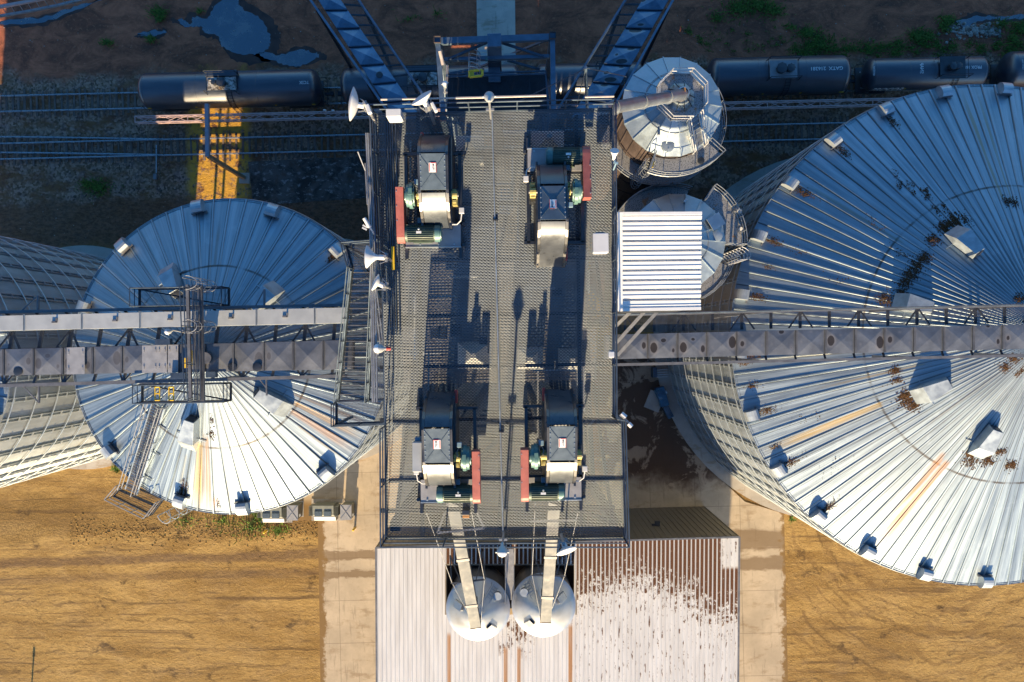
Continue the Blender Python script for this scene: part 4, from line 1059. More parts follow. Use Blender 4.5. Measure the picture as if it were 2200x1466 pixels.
# slim antennas / camera
q=P(790,482,HD+1.3);f0=P(806,506,HD+.7);t=thing('sector_antenna','slim white tube antenna on an arm at the left rail','antenna',f0)
m=MB();m.tube(q+Vector((-.10,.18,.05)),q+Vector((.06,-.10,0)),.06,12);m.build('radome',M['white'],t,smooth=True)
m=MB();m.path([f0,q+Vector((.08,-.14,-.25)),q+Vector((.03,-.05,0))],.028);m.beam(q+Vector((-.16,-.02,-.05)),q+Vector((-.02,-.10,-.05)),.05,.03);m.beam(q+Vector((-.18,-.1,-.05)),q+Vector((-.04,-.17,-.05)),.05,.03);m.build('arm',M['white'],t)
q=P(1320,330,HD+1.5);f0=P(1318,365,HD+.8);t=thing('horn_antenna','small white horn antenna on the upper right rail','antenna',f0)
m=MB();Mx=Vector((.0,.65,.75)).to_track_quat('Z','Y').to_matrix();m.lathe(q,[(.05,-.22),(.06,-.1),(.13,.08),(.14,.10),(0,.12)],20,M=Mx);m.build('horn',M['white'],t,smooth=True)
m=MB();m.path([f0,q+Vector((.06,-.28,-.1)),q+Vector((0,-.12,-.14))],.026);m.beam(q+Vector((.0,-.22,-.2)),q+Vector((.14,-.26,-.2)),.06,.05);m.build('arm',M['util_blue'],t)
q=P(1349,910,HD+.9);f0=P(1332,892,HD+.7);t=thing('camera_mount','small white camera pair on an arm at the right rail corner','camera',f0)
m=MB();m.tube(q+Vector((-.22,.32,.1)),q+Vector((-.08,.20,.12)),.075,12);m.build('camera_body',M['white'],t,smooth=True)
m=MB();m.tube(q+Vector((.02,.0,0)),q+Vector((.12,-.10,0)),.07,12);m.build('camera_body',M['white'],t,smooth=True)
m=MB();m.path([f0,q+Vector((-.15,.2,0)),q+Vector((.05,0,-.04))],.03);m.build('arm',M['pale_rail'],t)
def lamp(lab,foot,cen,hc,aim,r=.155,red=False,grp='bell floodlights on the deck rails'):
    f0=P(*foot);c=P(cen[0],cen[1],hc);t=thing('floodlight',lab,'lamp',f0,grp);d=Vector(aim).normalized();Mx=d.to_track_quat('Z','Y').to_matrix()
    m=MB();m.lathe(c,[(0,-.30),(.035,-.28),(.06,-.20),(r*.8,-.13),(r,-.02),(r*1.02,0),(r*.98,.03)],24,M=Mx);m.build('bell',M['box_grey'],t,smooth=True)
    m=MB();m.lathe(c,[(r*.97,.02),(r*.9,.07),(r*.6,.12),(0,.15)],24,M=Mx);m.build('lens',M['glass'],t,smooth=True)
    m=MB()
    for o in(-1,1):
        sd=d.cross(Vector((0,0,1))).normalized();m.tube(c+sd*r*.9*o,c+sd*(r+.05)*o,.025,8)
    m.build('bracket_knob',M['box_grey'],t)
    m=MB();e=c-d*.28;m.tube(Vector((f0.x,f0.y,f0.z-.9)),Vector((f0.x,f0.y,max(f0.z,e.z-.4))),.035,8);m.tube(Vector((f0.x,f0.y,max(f0.z,e.z-.4))),e,.035,8);m.build('pole',M['pale_rail'],t,smooth=True)
    m=MB();m.box(Vector((f0.x,f0.y,f0.z+.1)),(.26,.07,.07),ROT);m.build('cross_arm',M['pale_rail'],t)
    if red:
        m=MB();m.tube(e-d*.12,e+d*.02,.06,12);m.build('red_cap',M['red_paint'],t,smooth=True)
    return t
lamp('floodlight bell standing on the middle of the top rail',(1053,238,HD+1.1),(1051,208),HD+2.3,(-.02,.55,-.55))
lamp('floodlight with glowing-white lens at the bottom rail between the two chutes',(1081,1158,HD+1.1),(1079,1187),HD+2.1,(0,-.75,.30))
lamp('floodlight with a red cap on the left rail beside the stair',(826,750,HD+.5),(812,749),HD+.9,(-.85,.0,.35),red=True)
# ------------------------------------------------------------------ conveyors with cross-pressed covers
def lerp(a,b,f):return a+(b-a)*f
class Line:
    """straight line in the photo, y as a function of x, at one height"""
    def __init__(s,x0,y0,x1,y1,h):s.a=(x0,y0,x1,y1);s.h=h
    def p(s,x,dz=0):
        x0,y0,x1,y1=s.a;return P(x,y0+(y1-y0)*(x-x0)/(x1-x0),s.h)+Vector((0,0,dz))
def cover_panel(m,a,b,c,d,rise,iu,cross=True):
    """a-b near edge (start,end), d-c far edge; raised centre"""
    mid=(a+b+c+d)/4+Vector((0,0,rise));ctr=(iu+.5,.5)
    for p,q,u,v in((a,b,(iu+.0,0),(iu+.999,0)),(b,c,(iu+.999,0),(iu+.999,1)),(c,d,(iu+.999,1),(iu+0.,1)),(d,a,(iu+0.,1),(iu+0.,0))):
        m.face([p,q,mid],[u,v,ctr])
def xconveyor(t,north,south,joints,mat,depth=.55,rise=.07,name='cover_panels',skip=()):
    m=MB();j=MB()
    for i,(x0,x1) in enumerate(zip(joints,joints[1:])):
        g=(x1-x0)*.035
        a,b=south.p(x0+g),south.p(x1-g);d,c=north.p(x0+g),north.p(x1-g)
        cover_panel(m,a,b,c,d,rise,i)
        for p,q in((a,b),(b,c),(c,d),(d,a)):
            m.face([p,q,q-Vector((0,0,.07)),p-Vector((0,0,.07))],[(i+.5,.02)]*4)
        # bolted joint flange
        for xx in(x0-g*.45,x0+g*.45):
            j.beam(south.p(xx,.03),north.p(xx,.03),abs((x1-x0))*.012*(H-north.h)/F*1.6,.13)
    m.build(name,mat,t,recalc=False)
    j.build('joint_flanges',M['beam'],t)
    m=MB();x0,x1=joints[0],joints[-1]
    a,b,c,d=south.p(x0),south.p(x1),north.p(x1),north.p(x0);z=Vector((0,0,-.08));zz=Vector((0,0,-depth))
    m.loft([a+z,b+z,c+z,d+z],[a+zz,b+zz,c+zz,d+zz]);m.build('trough',M['galv_dark'],t)
# --- right-hand conveyor and catwalk
RC=32.0
t=thing('covered_conveyor','long covered conveyor with dark round stains running right over the largest bin','conveyor',P(1330,740,RC-1))
nN=Line(1324,719,2200,697.5,RC);nS=Line(1324,772,2200,750,RC)
js=[1330+63.4*i for i in range(-1,16)]
js[0]=1300
xconveyor(t,nN,nS,js,M['cover'])
t=thing('catwalk','catwalk with dark diagonal braces along the right-hand conveyor','catwalk',P(1330,690,RC-1))
rT=Line(1324,677,2200,656,RC+.2);rI=Line(1324,714,2200,693,RC-.1)
m=MB();m.beam(rT.p(1316),rT.p(2290),.13,.16);m.build('chord',M['beam'],t)
for dz in(.55,1.07):
    m=MB();m.tube(rT.p(1316,dz-.1),rT.p(2290,dz-.1),.022,6);m.build('hand_rail',M['steel_blue'],t)
m=MB();bars(m,rT.p(1320,-.25),rT.p(2290,-.25),rI.p(2290,-.1),rI.p(1320,-.1),14,.018,.03);m.build('walk_grating',M['grating'],t)
m=MB();k=0;x=1345
while x<2280:
    m.beam(rT.p(x,-.42),rI.p(x,-.42),.13,.1)
    if k%2==0:
        m.beam(rT.p(x,-.34),rI.p(x-26,-.34),.07,.07);m.beam(rT.p(x,-.34),rI.p(x+26,-.34),.07,.07)
    m.tube(rT.p(x,0),rT.p(x,1.0),.025,6)
    x+=63.4;k+=1
m.build('braces',M['black_paint'],t)
t=thing('support_truss','lower support chord with brackets along the bottom side of the right-hand conveyor','truss',P(1330,780,RC-1))
sC=Line(1324,784,2200,764,RC-.1);m=MB();m.beam(sC.p(1316),sC.p(2290),.14,.14);m.build('chord',M['beam'],t)
m=MB();x=1330
while x<2290:
    m.beam(sC.p(x),nS.p(x,-.2),.09,.08);x+=63.4
m.build('brackets',M['dark_steel'],t)
m=MB()
for x in(1640,1960,2200):
    for dy in(-1,1):
        q=sC.p(x) if dy<0 else rT.p(x);m.beam(q,Vector((q.x,q.y,27.4 if x>1700 else 22)),.14)
m.beam(Vector((13.72,-.5,0)),Vector((13.72,-.5,31.2)),.42,.3,up=Vector((0,1,0)))  # unseen post added to shade a sunlit slit on the ground
m.build('trestle_legs',M['beam'],t)
# light struts from the deck rail down to the right-hand catwalk
t=thing('stay_struts','three pale parallel angle struts between the deck edge and the white shed','strut',P(1324,735,40))
for a,b in(((1322,702),(1357,668)),((1323,738),(1385,669)),((1326,764),(1413,669))):
    m=MB();m.beam(P(*a,42),P(*b,42.2),.13,.10);m.build('strut',M['pale_rail'],t)
# --- left-hand pair of conveyors with their walkway
LC=32.0
t=thing('drag_conveyor','pale grey flat-topped conveyor across the left bins','conveyor',P(400,690,LC-1))
A=Line(0,679,742,661,LC+.35);B=Line(0,711,742,694,LC+.35)
m=MB();joint=[-95,52,176,301,428,551,676,752]
for x0,x1 in zip(joint,joint[1:]):
    a,b,c,d=B.p(x0+.6),B.p(x1-.6),A.p(x1-.6),A.p(x0+.6);z=Vector((0,0,-.7));m.loft([a,b,c,d],[a+z,b+z,c+z,d+z])
m.build('casing',M['box_grey'],t)
m=MB()
for x in joint[1:-1]:
    for o in(-1,1):m.beam(B.p(x+o*1.2,.02)-Vector((0,.05,0)),A.p(x+o*1.2,.02)+Vector((0,.05,0)),.02,.06)
m.build('joint_flanges',M['galv_light'],t)
for x in(118,248,366,497,613):
    q=lerp(A.p(x),B.p(x),.5);m=MB();m.beam(q+Vector((-.14,.0,.03)),q+Vector((.12,0,.03)),.09,.06);m.beam(q+Vector((.1,0,.03)),q+Vector((.1,.2,.03)),.08,.06);m.build('inspection_latch',M['galv_dark'],t)
t=thing('covered_conveyor','covered conveyor with cross-pressed and dented panels across the left bins','conveyor',P(400,770,LC-1))
A2=Line(0,751,742,731,LC+.1);B2=Line(0,807,742,794,LC+.1)
js=[-58,8,72,135,199,262,326,390,440,502,567,630,694,758]
xconveyor(t,A2,B2,js,M['cover_left'],rise=.09)
for x0,x1 in((309,342),(342,362),(364,386),(148,186)):
    m=MB();a,b,c,d=B2.p(x0,.17),B2.p(x1,.17),A2.p(x1,.17),A2.p(x0,.17);z=Vector((0,0,.02))
    m.loft([a,b,c,d],[a+z,b+z,c+z,d+z])
    for xx in(x0+4,x1-4):
        q=lerp(A2.p(xx),B2.p(xx),.2);m.box(q+Vector((0,0,.21)),(.05,.14,.04));q=lerp(A2.p(xx),B2.p(xx),.8);m.box(q+Vector((0,0,.21)),(.05,.14,.04))
    m.build('patch_plate',M['plate_grey'],t)
for x,f in((500,.85),(553,.86),(40,.86)):
    q=lerp(A2.p(x),B2.p(x),f)+Vector((0,0,.075));m=MB();m.lathe(q,[(.24,-.03),(.23,.0),(.22,.004),(0,.0)],22);m.build('hatch',M['black_paint'],t,smooth=True)
t=thing('catwalk','catwalk with dark braces between the two left-hand conveyors','catwalk',P(400,730,LC-1))
C1=Line(0,671,742,655.5,LC+.1);C2=Line(0,829,742,808,LC-.1)
m=MB();m.beam(C1.p(-70),C1.p(750),.15,.18);m.build('chord',M['beam'],t)
m=MB();m.beam(C2.p(-70),C2.p(745),.17,.16);m.build('chord',M['beam'],t)
m=MB();bars(m,B.p(-60,-.6),B.p(745,-.6),A2.p(745,-.3),A2.p(-60,-.3),14,.018,.03);m.build('walk_grating',M['grating'],t)
m=MB();x=8;k=0
while x<740:
    m.beam(B.p(x,-.8),A2.p(x,-.5),.16,.12);m.beam(B2.p(x,-.3),C2.p(x,0),.12,.12)
    m.beam(C1.p(x,-.1),A.p(x,-.5),.10,.08)
    if k%2==0:
        for o in(-24,24):m.beam(B.p(x,-.7),A2.p(x+o,-.4),.09,.08);m.beam(C2.p(x,0),B2.p(x+o*.5,-.3),.07,.07)
    x+=64;k+=1
m.build('braces',M['black_paint'],t)
for L,dz in((B,-.45),(A2,-.35)):
    m=MB();m.tube(L.p(-65,dz),L.p(745,dz),.022,6);m.build('hand_rail',M['steel_blue'],t)
m=MB()
for x in(-20,330,470,690):
    for L in(C1,C2):
        q=L.p(x);m.beam(q,Vector((q.x,q.y,28.3 if 300<x<500 else 25.9)),.16)
m.beam(C2.p(84),P(84,866,LC-.1),.06,.12);m.beam(C2.p(48),P(84,866,LC-.1),.06,.06);m.beam(C1.p(82),P(82,636,LC-.1),.08,.12);m.beam(C1.p(45),P(82,636,LC-.1),.06,.06)
m.beam(C1.p(568),P(568,622,LC),.08,.12);m.beam(C1.p(548),P(568,622,LC),.05,.05);m.beam(C2.p(572),P(573,850,LC-.1),.06,.12);m.beam(C2.p(556),P(573,835,LC-.1),.05,.05)
m.build('trestle_legs',M['beam'],t)
m=MB()
for x,y,w,d in((352,735,.75,.30),(385,808,.75,.32),(455,805,.5,.3)):
    q=P(x,y,LC+.3);m.box(q,(w,d,.35),ROT)
m.build('drive_boxes',M['steel_blue'],t)
# --- crossover platform straddling the conveyors above the bin peak
t=thing('crossover_platform','dark crossover gantry with caged ladders spanning the two left conveyors','platform',P(420,735,33))
CP=34.6
m=MB()
for x0,x1 in((403,410),(432,437)):
    for z in(CP-.1,CP-1.2):m.beam(P(x0,612,z),P(x1,862,z),.14,.16)
m.build('main_beam',M['beam'],t)
m=MB();bars(m,P(412,612,CP),P(418,862,CP),P(438,862,CP),P(432,612,CP),8,.03,.03);m.build('walk_grating',M['grating'],t)
for (a,b,c,d,z) in((300,622,492,660,31.2),(306,826,496,864,31.2)):
    pts=[P(a,b,z),P(c,b-3,z),P(c,d-3,z),P(a,d,z)]
    m=MB();bars(m,pts[0],pts[1],pts[2],pts[3],14,.018,.03);m.build('landing_grating',M['grating'],t)
    m=MB();railing(m,pts+[pts[0]],1.1,1.0,.03);m.build('landing_railing',M['steel_blue'],t)
    m=MB()
    for i in range(4):m.beam(pts[i],pts[(i+1)%4],.08,.16)
    m.beam(pts[0],pts[2],.07,.1);m.build('landing_frame',M['dark_steel'],t)
for x0,y0 in((386,615),(394,618)):
    m=MB();m.tube(P(x0,y0,CP+1),P(x0+10,y0+244,CP+1),.03,6)
    for f in(0,.35,.68,1):
        q=lerp(P(x0,y0,CP+1),P(x0+10,y0+244,CP+1),f);m.tube(q,q-Vector((0,0,1)),.026,6)
    m.build('hand_rail',M['steel_blue'],t)
for y in(612,700):
    m=MB();cage(m,P(440,y+3,CP-1.6),(0,0,1),(1,.0,0),2.5,.34,4,5,.02);m.build('ladder_cage',M['pale_rail'],t)
m=MB()
for x in(414,421,427):m.tube(P(x,690,CP+.3),P(x+4,860,CP+.3),.022,5)
m.build('cable_conduit',M['steel_blue'],t)
for x in(337,367):
    m=MB();a,b=P(x-4,832,32.2),P(x+6,832,32.2);c,d=P(x+6,860,32.2),P(x-4,860,32.2)
    m.path([a,b,c,d,a],.035);m.tube(lerp(a,d,.5),lerp(b,c,.5),.03);m.build('yellow_gate',M['yellow'],t)
m=MB();q=P(401,780,LC+.8);m.box(q,(.12,.5,.3));q=P(410,770,LC+.8);m.box(q,(.10,.8,.2));m.build('yellow_drive_guard',M['yellow'],t)
q=P(412,735,30);m=MB();m.tube(P(440,770,33.5),P(440,770,29.6),.30,16);m.build('drop_spout',M['galv_dark'],t,smooth=True)
lamp('small cream floodlight above the walkway between the left conveyors',(400,714,LC+1.0),(360,713),LC+2.0,(-.6,-.2,.3),r=.15)
# --- outside stair from the deck down to the left conveyors
t=thing('steel_stairway','long dark steel stairway along the left edge of the deck','stairway',P(770,900,33))
hT,hB=40.5,33.6
def sl(x0,y0,x1,y1,dz=0):return P(x0,y0,hT)+Vector((0,0,dz)),P(x1,y1,hB)+Vector((0,0,dz))
W=sl(757,578,727,862);E=sl(806,578,792,862)
for a,b in(W,E):
    m=MB();m.beam(a,b,.06,.30);m.build('stringer',M['steel_blue'],t)
m=MB();nz=MB();n=25
for i in range(1,n):
    f=i/n;a=lerp(W[0],W[1],f);b=lerp(E[0],E[1],f)
    for o in(-.08,-.02,.05):m.beam(a+Vector((0,o,0)),b+Vector((0,o,0)),.03,.03)
    nz.beam(a+Vector((0,.11,.01)),b+Vector((0,.11,.01)),.035,.045)
m.build('treads',M['dark_steel'],t);SPLIT['tread_nosings']='tread_nosing';nz.build('tread_nosings',M['galv_dark'],t)
for (a,b),nm in((W,'w'),(E,'e')):
    for dz in(.55,1.05):
        m=MB();m.tube(a+Vector((0,0,dz)),b+Vector((0,0,dz)),.028,6);m.build('hand_rail',M['steel_blue'],t)
    m=MB()
    for i in range(7):
        p=lerp(a,b,i/6);m.tube(p,p+Vector((0,0,1.05)),.026,6)
    m.build('rail_posts',M['steel_blue'],t)
top=[P(743,528,hT),P(820,522,hT),P(822,578,hT),P(757,578,hT),P(743,560,hT)]
m=MB();bars(m,top[0],top[1],P(822,578,hT),P(745,578,hT),16,.02,.03);m.build('landing_grating',M['grating'],t)
m=MB();railing(m,[top[3],top[0],top[1]],1.07,1.0,.03,toe=True);m.build('landing_railing',M['steel_blue'],t)
bot=[P(722,862,hB),P(722,912,hB),P(832,908,hB),P(832,858,hB)]
m=MB();bars(m,bot[1],bot[2],bot[3],bot[0],16,.02,.03);m.build('landing_grating',M['grating'],t)
m=MB();railing(m,[P(722,866,hB),bot[1],bot[2],bot[3]],1.07,1.2,.03,toe=True);m.beam(P(775,862,hB),P(830,860,hB),.08,.14);m.build('landing_railing',M['steel_blue'],t)
m=MB()
for a,b in((bot[0],bot[1]),(bot[1],bot[2]),(bot[3],bot[0]),(top[0],top[1]),(top[3],top[0])):m.beam(a-Vector((0,0,.1)),b-Vector((0,0,.1)),.10,.2)
for q in(top[0],top[1],bot[1],bot[2]):m.beam(q,Vector((q.x,q.y,q.z-4.0)),.12)
m.build('landing_frame',M['steel_blue'],t)
# tower-side mesh walk just right of the stair
t=thing('side_walkway','narrow mesh walkway with pipes between the stairway and the deck','walkway',P(815,720,38))
m=MB();q=[P(800,640,38.5),P(822,640,38.5),P(828,858,38.5),P(800,858,38.5)];bars(m,q[0],q[3],q[2],q[1],9,.02,.03);m.build('walk_grating',M['grating'],t)
for dx in(0,6):
    m=MB();m.tube(P(803+dx,620,40.5),P(818+dx,745,40.5),.035,7);m.build('pipe',M['pale_rail'],t)
# --- diagonal conveyors at the top
def diag(lab,wl,c0,c1,el,joints,mat,h0,h1):
    """lines given by two photo points each: near the tower (first) and out of the frame (second)"""
    t=thing('inclined_conveyor',lab,'conveyor',P(*wl[0],h0),'inclined conveyors reaching the tower')
    def ln(l,f,dz=0):
        z=h0+(h1-h0)*f+dz;x=l[0][0]+(l[1][0]-l[0][0])*f;y=l[0][1]+(l[1][1]-l[0][1])*f;return P(x,y,z)
    m=MB();j=MB();n=joints
    for i in range(n):
        f0,f1=i/n+.02/n,(i+1)/n-.02/n
        cover_panel(m,ln(c0,f0),ln(c0,f1),ln(c1,f1),ln(c1,f0),.16,i)
        j.beam(ln(c0,i/n,.05),ln(c1,i/n,.05),.07,.16)
    m.build('cover_panels',mat,t,recalc=False);j.build('joint_flanges',M['steel_blue'],t)
    m=MB();a,b,c,d=ln(c0,0,-.1),ln(c0,1,-.1),ln(c1,1,-.1),ln(c1,0,-.1);z=Vector((0,0,-.7));m.loft([a,b,c,d],[a+z,b+z,c+z,d+z]);m.build('trough',M['steel_blue'],t)
    for l in(wl,el):
        m=MB();m.beam(ln(l,0,.25),ln(l,1,.25),.16,.26);m.build('side_chord',M['conv_blue'],t)
        m=MB();k=18
        for i in range(k):m.beam(ln(l,i/k,.2),ln(l,(i+.5)/k,-1.6),.07);m.beam(ln(l,(i+.5)/k,-1.6),ln(l,(i+1)/k,.2),.07)
        m.beam(ln(l,0,-1.6),ln(l,1,-1.6),.12,.12);m.build('side_truss',M['steel_blue'],t)
    side=el if (c1[0][0]-c0[0][0])*(el[0][0]-wl[0][0])>0 else el
    m=MB();inner=c1;bars(m,ln(inner,0,-.25),ln(inner,1,-.25),ln(el,1,-.25),ln(el,0,-.25),14,.02,.03);m.build('walk_grating',M['grating'],t)
    m=MB();m.tube(ln(el,0,1.2),ln(el,1,1.2),.03,6);m.tube(ln(el,0,.7),ln(el,1,.7),.028,6);m.build('hand_rail',M['conv_blue'],t)
    m=MB();k=14
    for i in range(k+1):m.tube(ln(el,i/k,.2),ln(el,i/k,1.2),.026,6)
    for i in range(k+1):m.beam(ln(inner,i/k,-.35),ln(el,i/k,-.35),.1,.12)
    m.build('rail_posts',M['steel_blue'],t)
    m=MB();
    for f in(.25,.75):
        for l in(wl,el):
            q=ln(l,f,-1.6);m.beam(q,Vector((q.x,q.y,0)),.22)
    m.build('trestle_legs',M['dark_steel'],t)
    return t,ln
M['conv_blue']=paint('chord_steel',(.13,.19,.26),.4,.55,.15,2,(.10,.09,.08),.2)
def ext(a,b,f):return (a[0]+(b[0]-a[0])*f,a[1]+(b[1]-a[1])*f)
def pair(a,b,f0,f1):return (ext(a,b,f0),ext(a,b,f1))
t,ln=diag('clean blue inclined conveyor at the top left of the tower',pair((828,232),(667,0),-.12,1.25),pair((834,232),(684,0),-.12,1.25),pair((886,226),(732,0),-.12,1.25),pair((906,200),(770,0),-.22,1.25),8,M['cover_blue'],19,16)
for f,g in((.30,.5),(.88,.35)):
    q=lerp(ln(pair((834,232),(684,0),-.12,1.25),f),ln(pair((886,226),(732,0),-.12,1.25),f),g);m=MB();m.lathe(q+Vector((0,0,.12)),[(.24,0),(.22,.04),(.2,.045),(0,.04)],20);m.build('hatch',M['black_paint'],t,smooth=True)
t,ln=diag('dirty blue inclined conveyor at the top right, partly behind the round tank',pair((1318,232),(1446,0),-.12,1.25),pair((1303,232),(1436,0),-.12,1.25),pair((1243,226),(1380,0),-.12,1.25),pair((1205,226),(1344,0),-.12,1.25),8,M['cover_dirty'],19,16)
M['chute']=paint('chute_grey',(.092,.102,.11),.6,0,.08,1.5,(.10,.09,.08),.18)
# ------------------------------------------------------------------ round tanks right of the deck
M['tank_roof']=paint('tank_roof_sheet',(.34,.41,.46),.42,.62,.16,1.2,(.62,.58,.48),.32)
M['white_rail']=paint('white_rail',(.56,.57,.58),.45,.35,.1,3,(.3,.2,.12),.2)
M['steel_duct']=paint('spout_steel',(.30,.33,.36),.36,.6,.12,1.5,(.2,.18,.15),.25)
M['pale_conduit']=paint('pale_pipe',(.46,.40,.36),.5,.2,.1,4)
def arcpts(c,r,a0,a1,z,n=16):return [c+Vector((math.cos(R(a0+(a1-a0)*i/n))*r,math.sin(R(a0+(a1-a0)*i/n))*r,z)) for i in range(n+1)]
def arcwalk(t,c,r0,r1,a0,a1,z,name='balcony',close=True,dots=True):
    n=max(6,int(abs(a1-a0)/6));m=MB();A=arcpts(c,r0,a0,a1,z,n);B=arcpts(c,r1,a0,a1,z,n)
    for i in range(n):m.loft([A[i],A[i+1],B[i+1],B[i]],[v-Vector((0,0,.04)) for v in(A[i],A[i+1],B[i+1],B[i])])
    m.build(name+'_floor',M['grating_plate'],t)
    m=MB()
    for dz in(.55,1.05):m.path(arcpts(c,r1,a0,a1,z+dz,n),.026,6)
    for p in arcpts(c,r1,a0,a1,z,max(3,n//2)):m.tube(p,p+Vector((0,0,1.05)),.026,6)
    m.path(arcpts(c,r1,a0,a1,z+.05,n),.04,5)
    if close:
        for a in(a0,a1):
            e0,e1=arcpts(c,r0,a,a,z,1)[0],arcpts(c,r1,a,a,z,1)[0]
            for dz in(.55,1.05):m.tube(e0+Vector((0,0,dz)),e1+Vector((0,0,dz)),.026,6)
            m.tube(e0,e0+Vector((0,0,1.05)),.026,6)
    m.build(name+'_railing',M['tank_rail'],t)
    m=MB()
    for p,q in zip(arcpts(c,r0-.05,a0,a1,z-.1,4),arcpts(c,r1,a0,a1,z-.1,4)):m.beam(p,q,.07,.12);m.beam(p-Vector((0,0,.8)),q,.05,.05)
    m.build(name+'_bracket',M['dark_steel'],t)
M['tank_rail']=paint('tank_rail',(.30,.33,.36),.42,.55,.12,3)
def mat_perf():
    N=NT('perforated_plate');o=N.obj();v=N.voro(o,16);n=N.noise(o,1.2,5,.6)
    c=N.mix(N.step(v.outputs['Distance'],.25,.40),(.04,.045,.05),(.34,.345,.345));c=N.mix(N.math('MULTIPLY',N.step(n,.62,.70),.8),c,(.40,.17,.05))
    return N.set(c,.5,.45)
M['grating_plate']=mat_perf()
def round_tank(lab,cpx,Rr,ez,rise,ns,apex_r=.35):
    c=P(cpx[0],cpx[1],ez);c.z=0;t=thing('round_tank',lab,'tank',c,'round steel tanks right of the tower')
    m=MB();m.lathe(c,[(Rr-.05,0),(Rr-.05,ez)],48);m.build('wall',M['rust_wall'],t,smooth=True)
    m=MB()
    for k in range(26):
        a=2*math.pi*k/26;q=Vector((math.cos(a),math.sin(a),0));m.beam(c+q*(Rr-.02)+Vector((0,0,.0)),c+q*(Rr-.02)+Vector((0,0,ez-.05)),.06,.05,up=q)
    for z in range(3,int(ez),3):m.lathe(c,[(Rr-.05,z-.05),(Rr+.01,z-.05),(Rr+.01,z+.05),(Rr-.05,z+.05)],40)
    m.build('wall_stiffener',M['rust_wall'],t)
    m=MB()
    for k in range(ns):
        a,b=2*math.pi*k/ns,2*math.pi*(k+1)/ns
        def rp(th,r,dz=0):return c+Vector((math.cos(th)*r,math.sin(th)*r,ez+rise*(1-r/Rr)+dz))
        m.face([rp(a,Rr),rp(b,Rr),rp(b,apex_r),rp(a,apex_r)])
        m.face([rp(a,Rr),rp(b,Rr),rp(b,Rr,-.12),rp(a,Rr,-.12)])
    m.build('roof',M['tank_roof'],t,merge=True)
    m=MB()
    for k in range(ns):
        a=2*math.pi*k/ns;m.beam(rp(a,Rr,.03),rp(a,apex_r,.03),.045,.08)
    m.build('roof_seam',M['tank_roof'],t)
    m=MB();nn=24
    for r in(Rr*.60,):m.path([rp(2*math.pi*i/nn,r,.05) for i in range(nn+1)],.02,5)
    m.build('roof_ring',M['tank_rail'],t)
    return t,c,rp
ez=27.0
t,c,rp=round_tank('round tank with an octagonal walkway on its roof, above the white ribbed shed',(1443,230),2.9,ez,1.75,18)
# octagon walkway round the inlet
pz=ez+1.45;oc=c+Vector((.18,.1,0));ro,ri=1.42,.86
O=[oc+Vector((math.cos(R(22.5+45*k))*ro,math.sin(R(22.5+45*k))*ro,pz)) for k in range(8)];I=[oc+Vector((math.cos(R(22.5+45*k))*ri,math.sin(R(22.5+45*k))*ri,pz)) for k in range(8)]
m=MB()
for k in range(8):
    j=(k+1)%8;m.loft([O[k],O[j],I[j],I[k]],[v-Vector((0,0,.04)) for v in(O[k],O[j],I[j],I[k])])
m.build('octagon_walkway',M['grating_plate'],t)
m=MB()
for k in range(8):
    j=(k+1)%8
    if k==6:continue
    for dz in(.5,1.0):m.tube(O[k]+Vector((0,0,dz)),O[j]+Vector((0,0,dz)),.027,6)
    m.tube(O[k],O[k]+Vector((0,0,1.0)),.027,6);m.tube(O[j],O[j]+Vector((0,0,1)),.027,6);m.beam(O[k]+Vector((0,0,.06)),O[j]+Vector((0,0,.06)),.02,.12)
m.build('octagon_railing',M['white_rail'],t)
m=MB();m.lathe(Vector((oc.x,oc.y,0)),[(.72,pz-.3),(.55,pz+.25),(.34,pz+.6),(.34,pz+.9),(.26,pz+.95)],20);m.build('inlet_cone',M['tank_roof'],t,smooth=True)
m=MB()
for k in range(10):
    a=R(36*k);q=Vector((math.cos(a),math.sin(a),0));m.beam(Vector((oc.x,oc.y,pz+.62))+q*.3,Vector((oc.x,oc.y,pz-.05))+q*.84,.03,.05)
m.build('inlet_ribs',M['dark_steel'],t)
# roof stair from the octagon to the balcony
a0=R(-58);q=Vector((math.cos(a0),math.sin(a0),0));tt=Vector((-q.y,q.x,0));m=MB();p0=oc+q*1.35+Vector((0,0,pz));p1=c+q*(2.95)+Vector((0,0,ez-.1))
for o in(-.36,.36):m.beam(p0+tt*o,p1+tt*o,.05,.16)
for i in range(8):
    e=lerp(p0,p1,(i+.5)/8);m.beam(e-tt*.34,e+tt*.34,.2,.03)
m.build('roof_stair',M['tank_rail'],t)
m=MB()
for o in(-.40,.40):
    for dz in(.5,.95):m.tube(p0+tt*o+Vector((0,0,dz)),p1+tt*o+Vector((0,0,dz)),.03,6)
    for f in(0,.5,1):e=lerp(p0,p1,f)+tt*o;m.tube(e,e+Vector((0,0,.95)),.028,6)
m.build('stair_railing',M['white_rail'],t)
arcwalk(t,c,2.92,3.95,-110,-42,ez-.35)
arcwalk(t,c,2.85,3.85,-190,30,23.4,'ring_walk',False)
m=MB();e=c+Vector((-1.15,-3.1,21.5));cage(m,e,(0,0,1),Vector((-.35,-1,0)),5.6,.36,9,5,.02);m.build('ladder_cage',M['tank_rail'],t)
p=c+Vector((math.cos(R(-97))*2.35,math.sin(R(-97))*2.35,ez+.32));m=MB();m.lathe(p,[(.36,-.1),(.36,.10),(.30,.13),(0,.14)],24);m.beam(p+Vector((-.02,-.4,.1)),p+Vector((.0,-.2,.16)),.05,.04);m.build('roof_manhole',M['tank_roof'],t,smooth=True)
p=c+Vector((math.cos(R(-115))*2.0,math.sin(R(-115))*2.0,ez+.5));m=MB();m.tube(p,p+Vector((-.06,-.1,.4)),.08,10);m.build('roof_valve',M['white'],t)
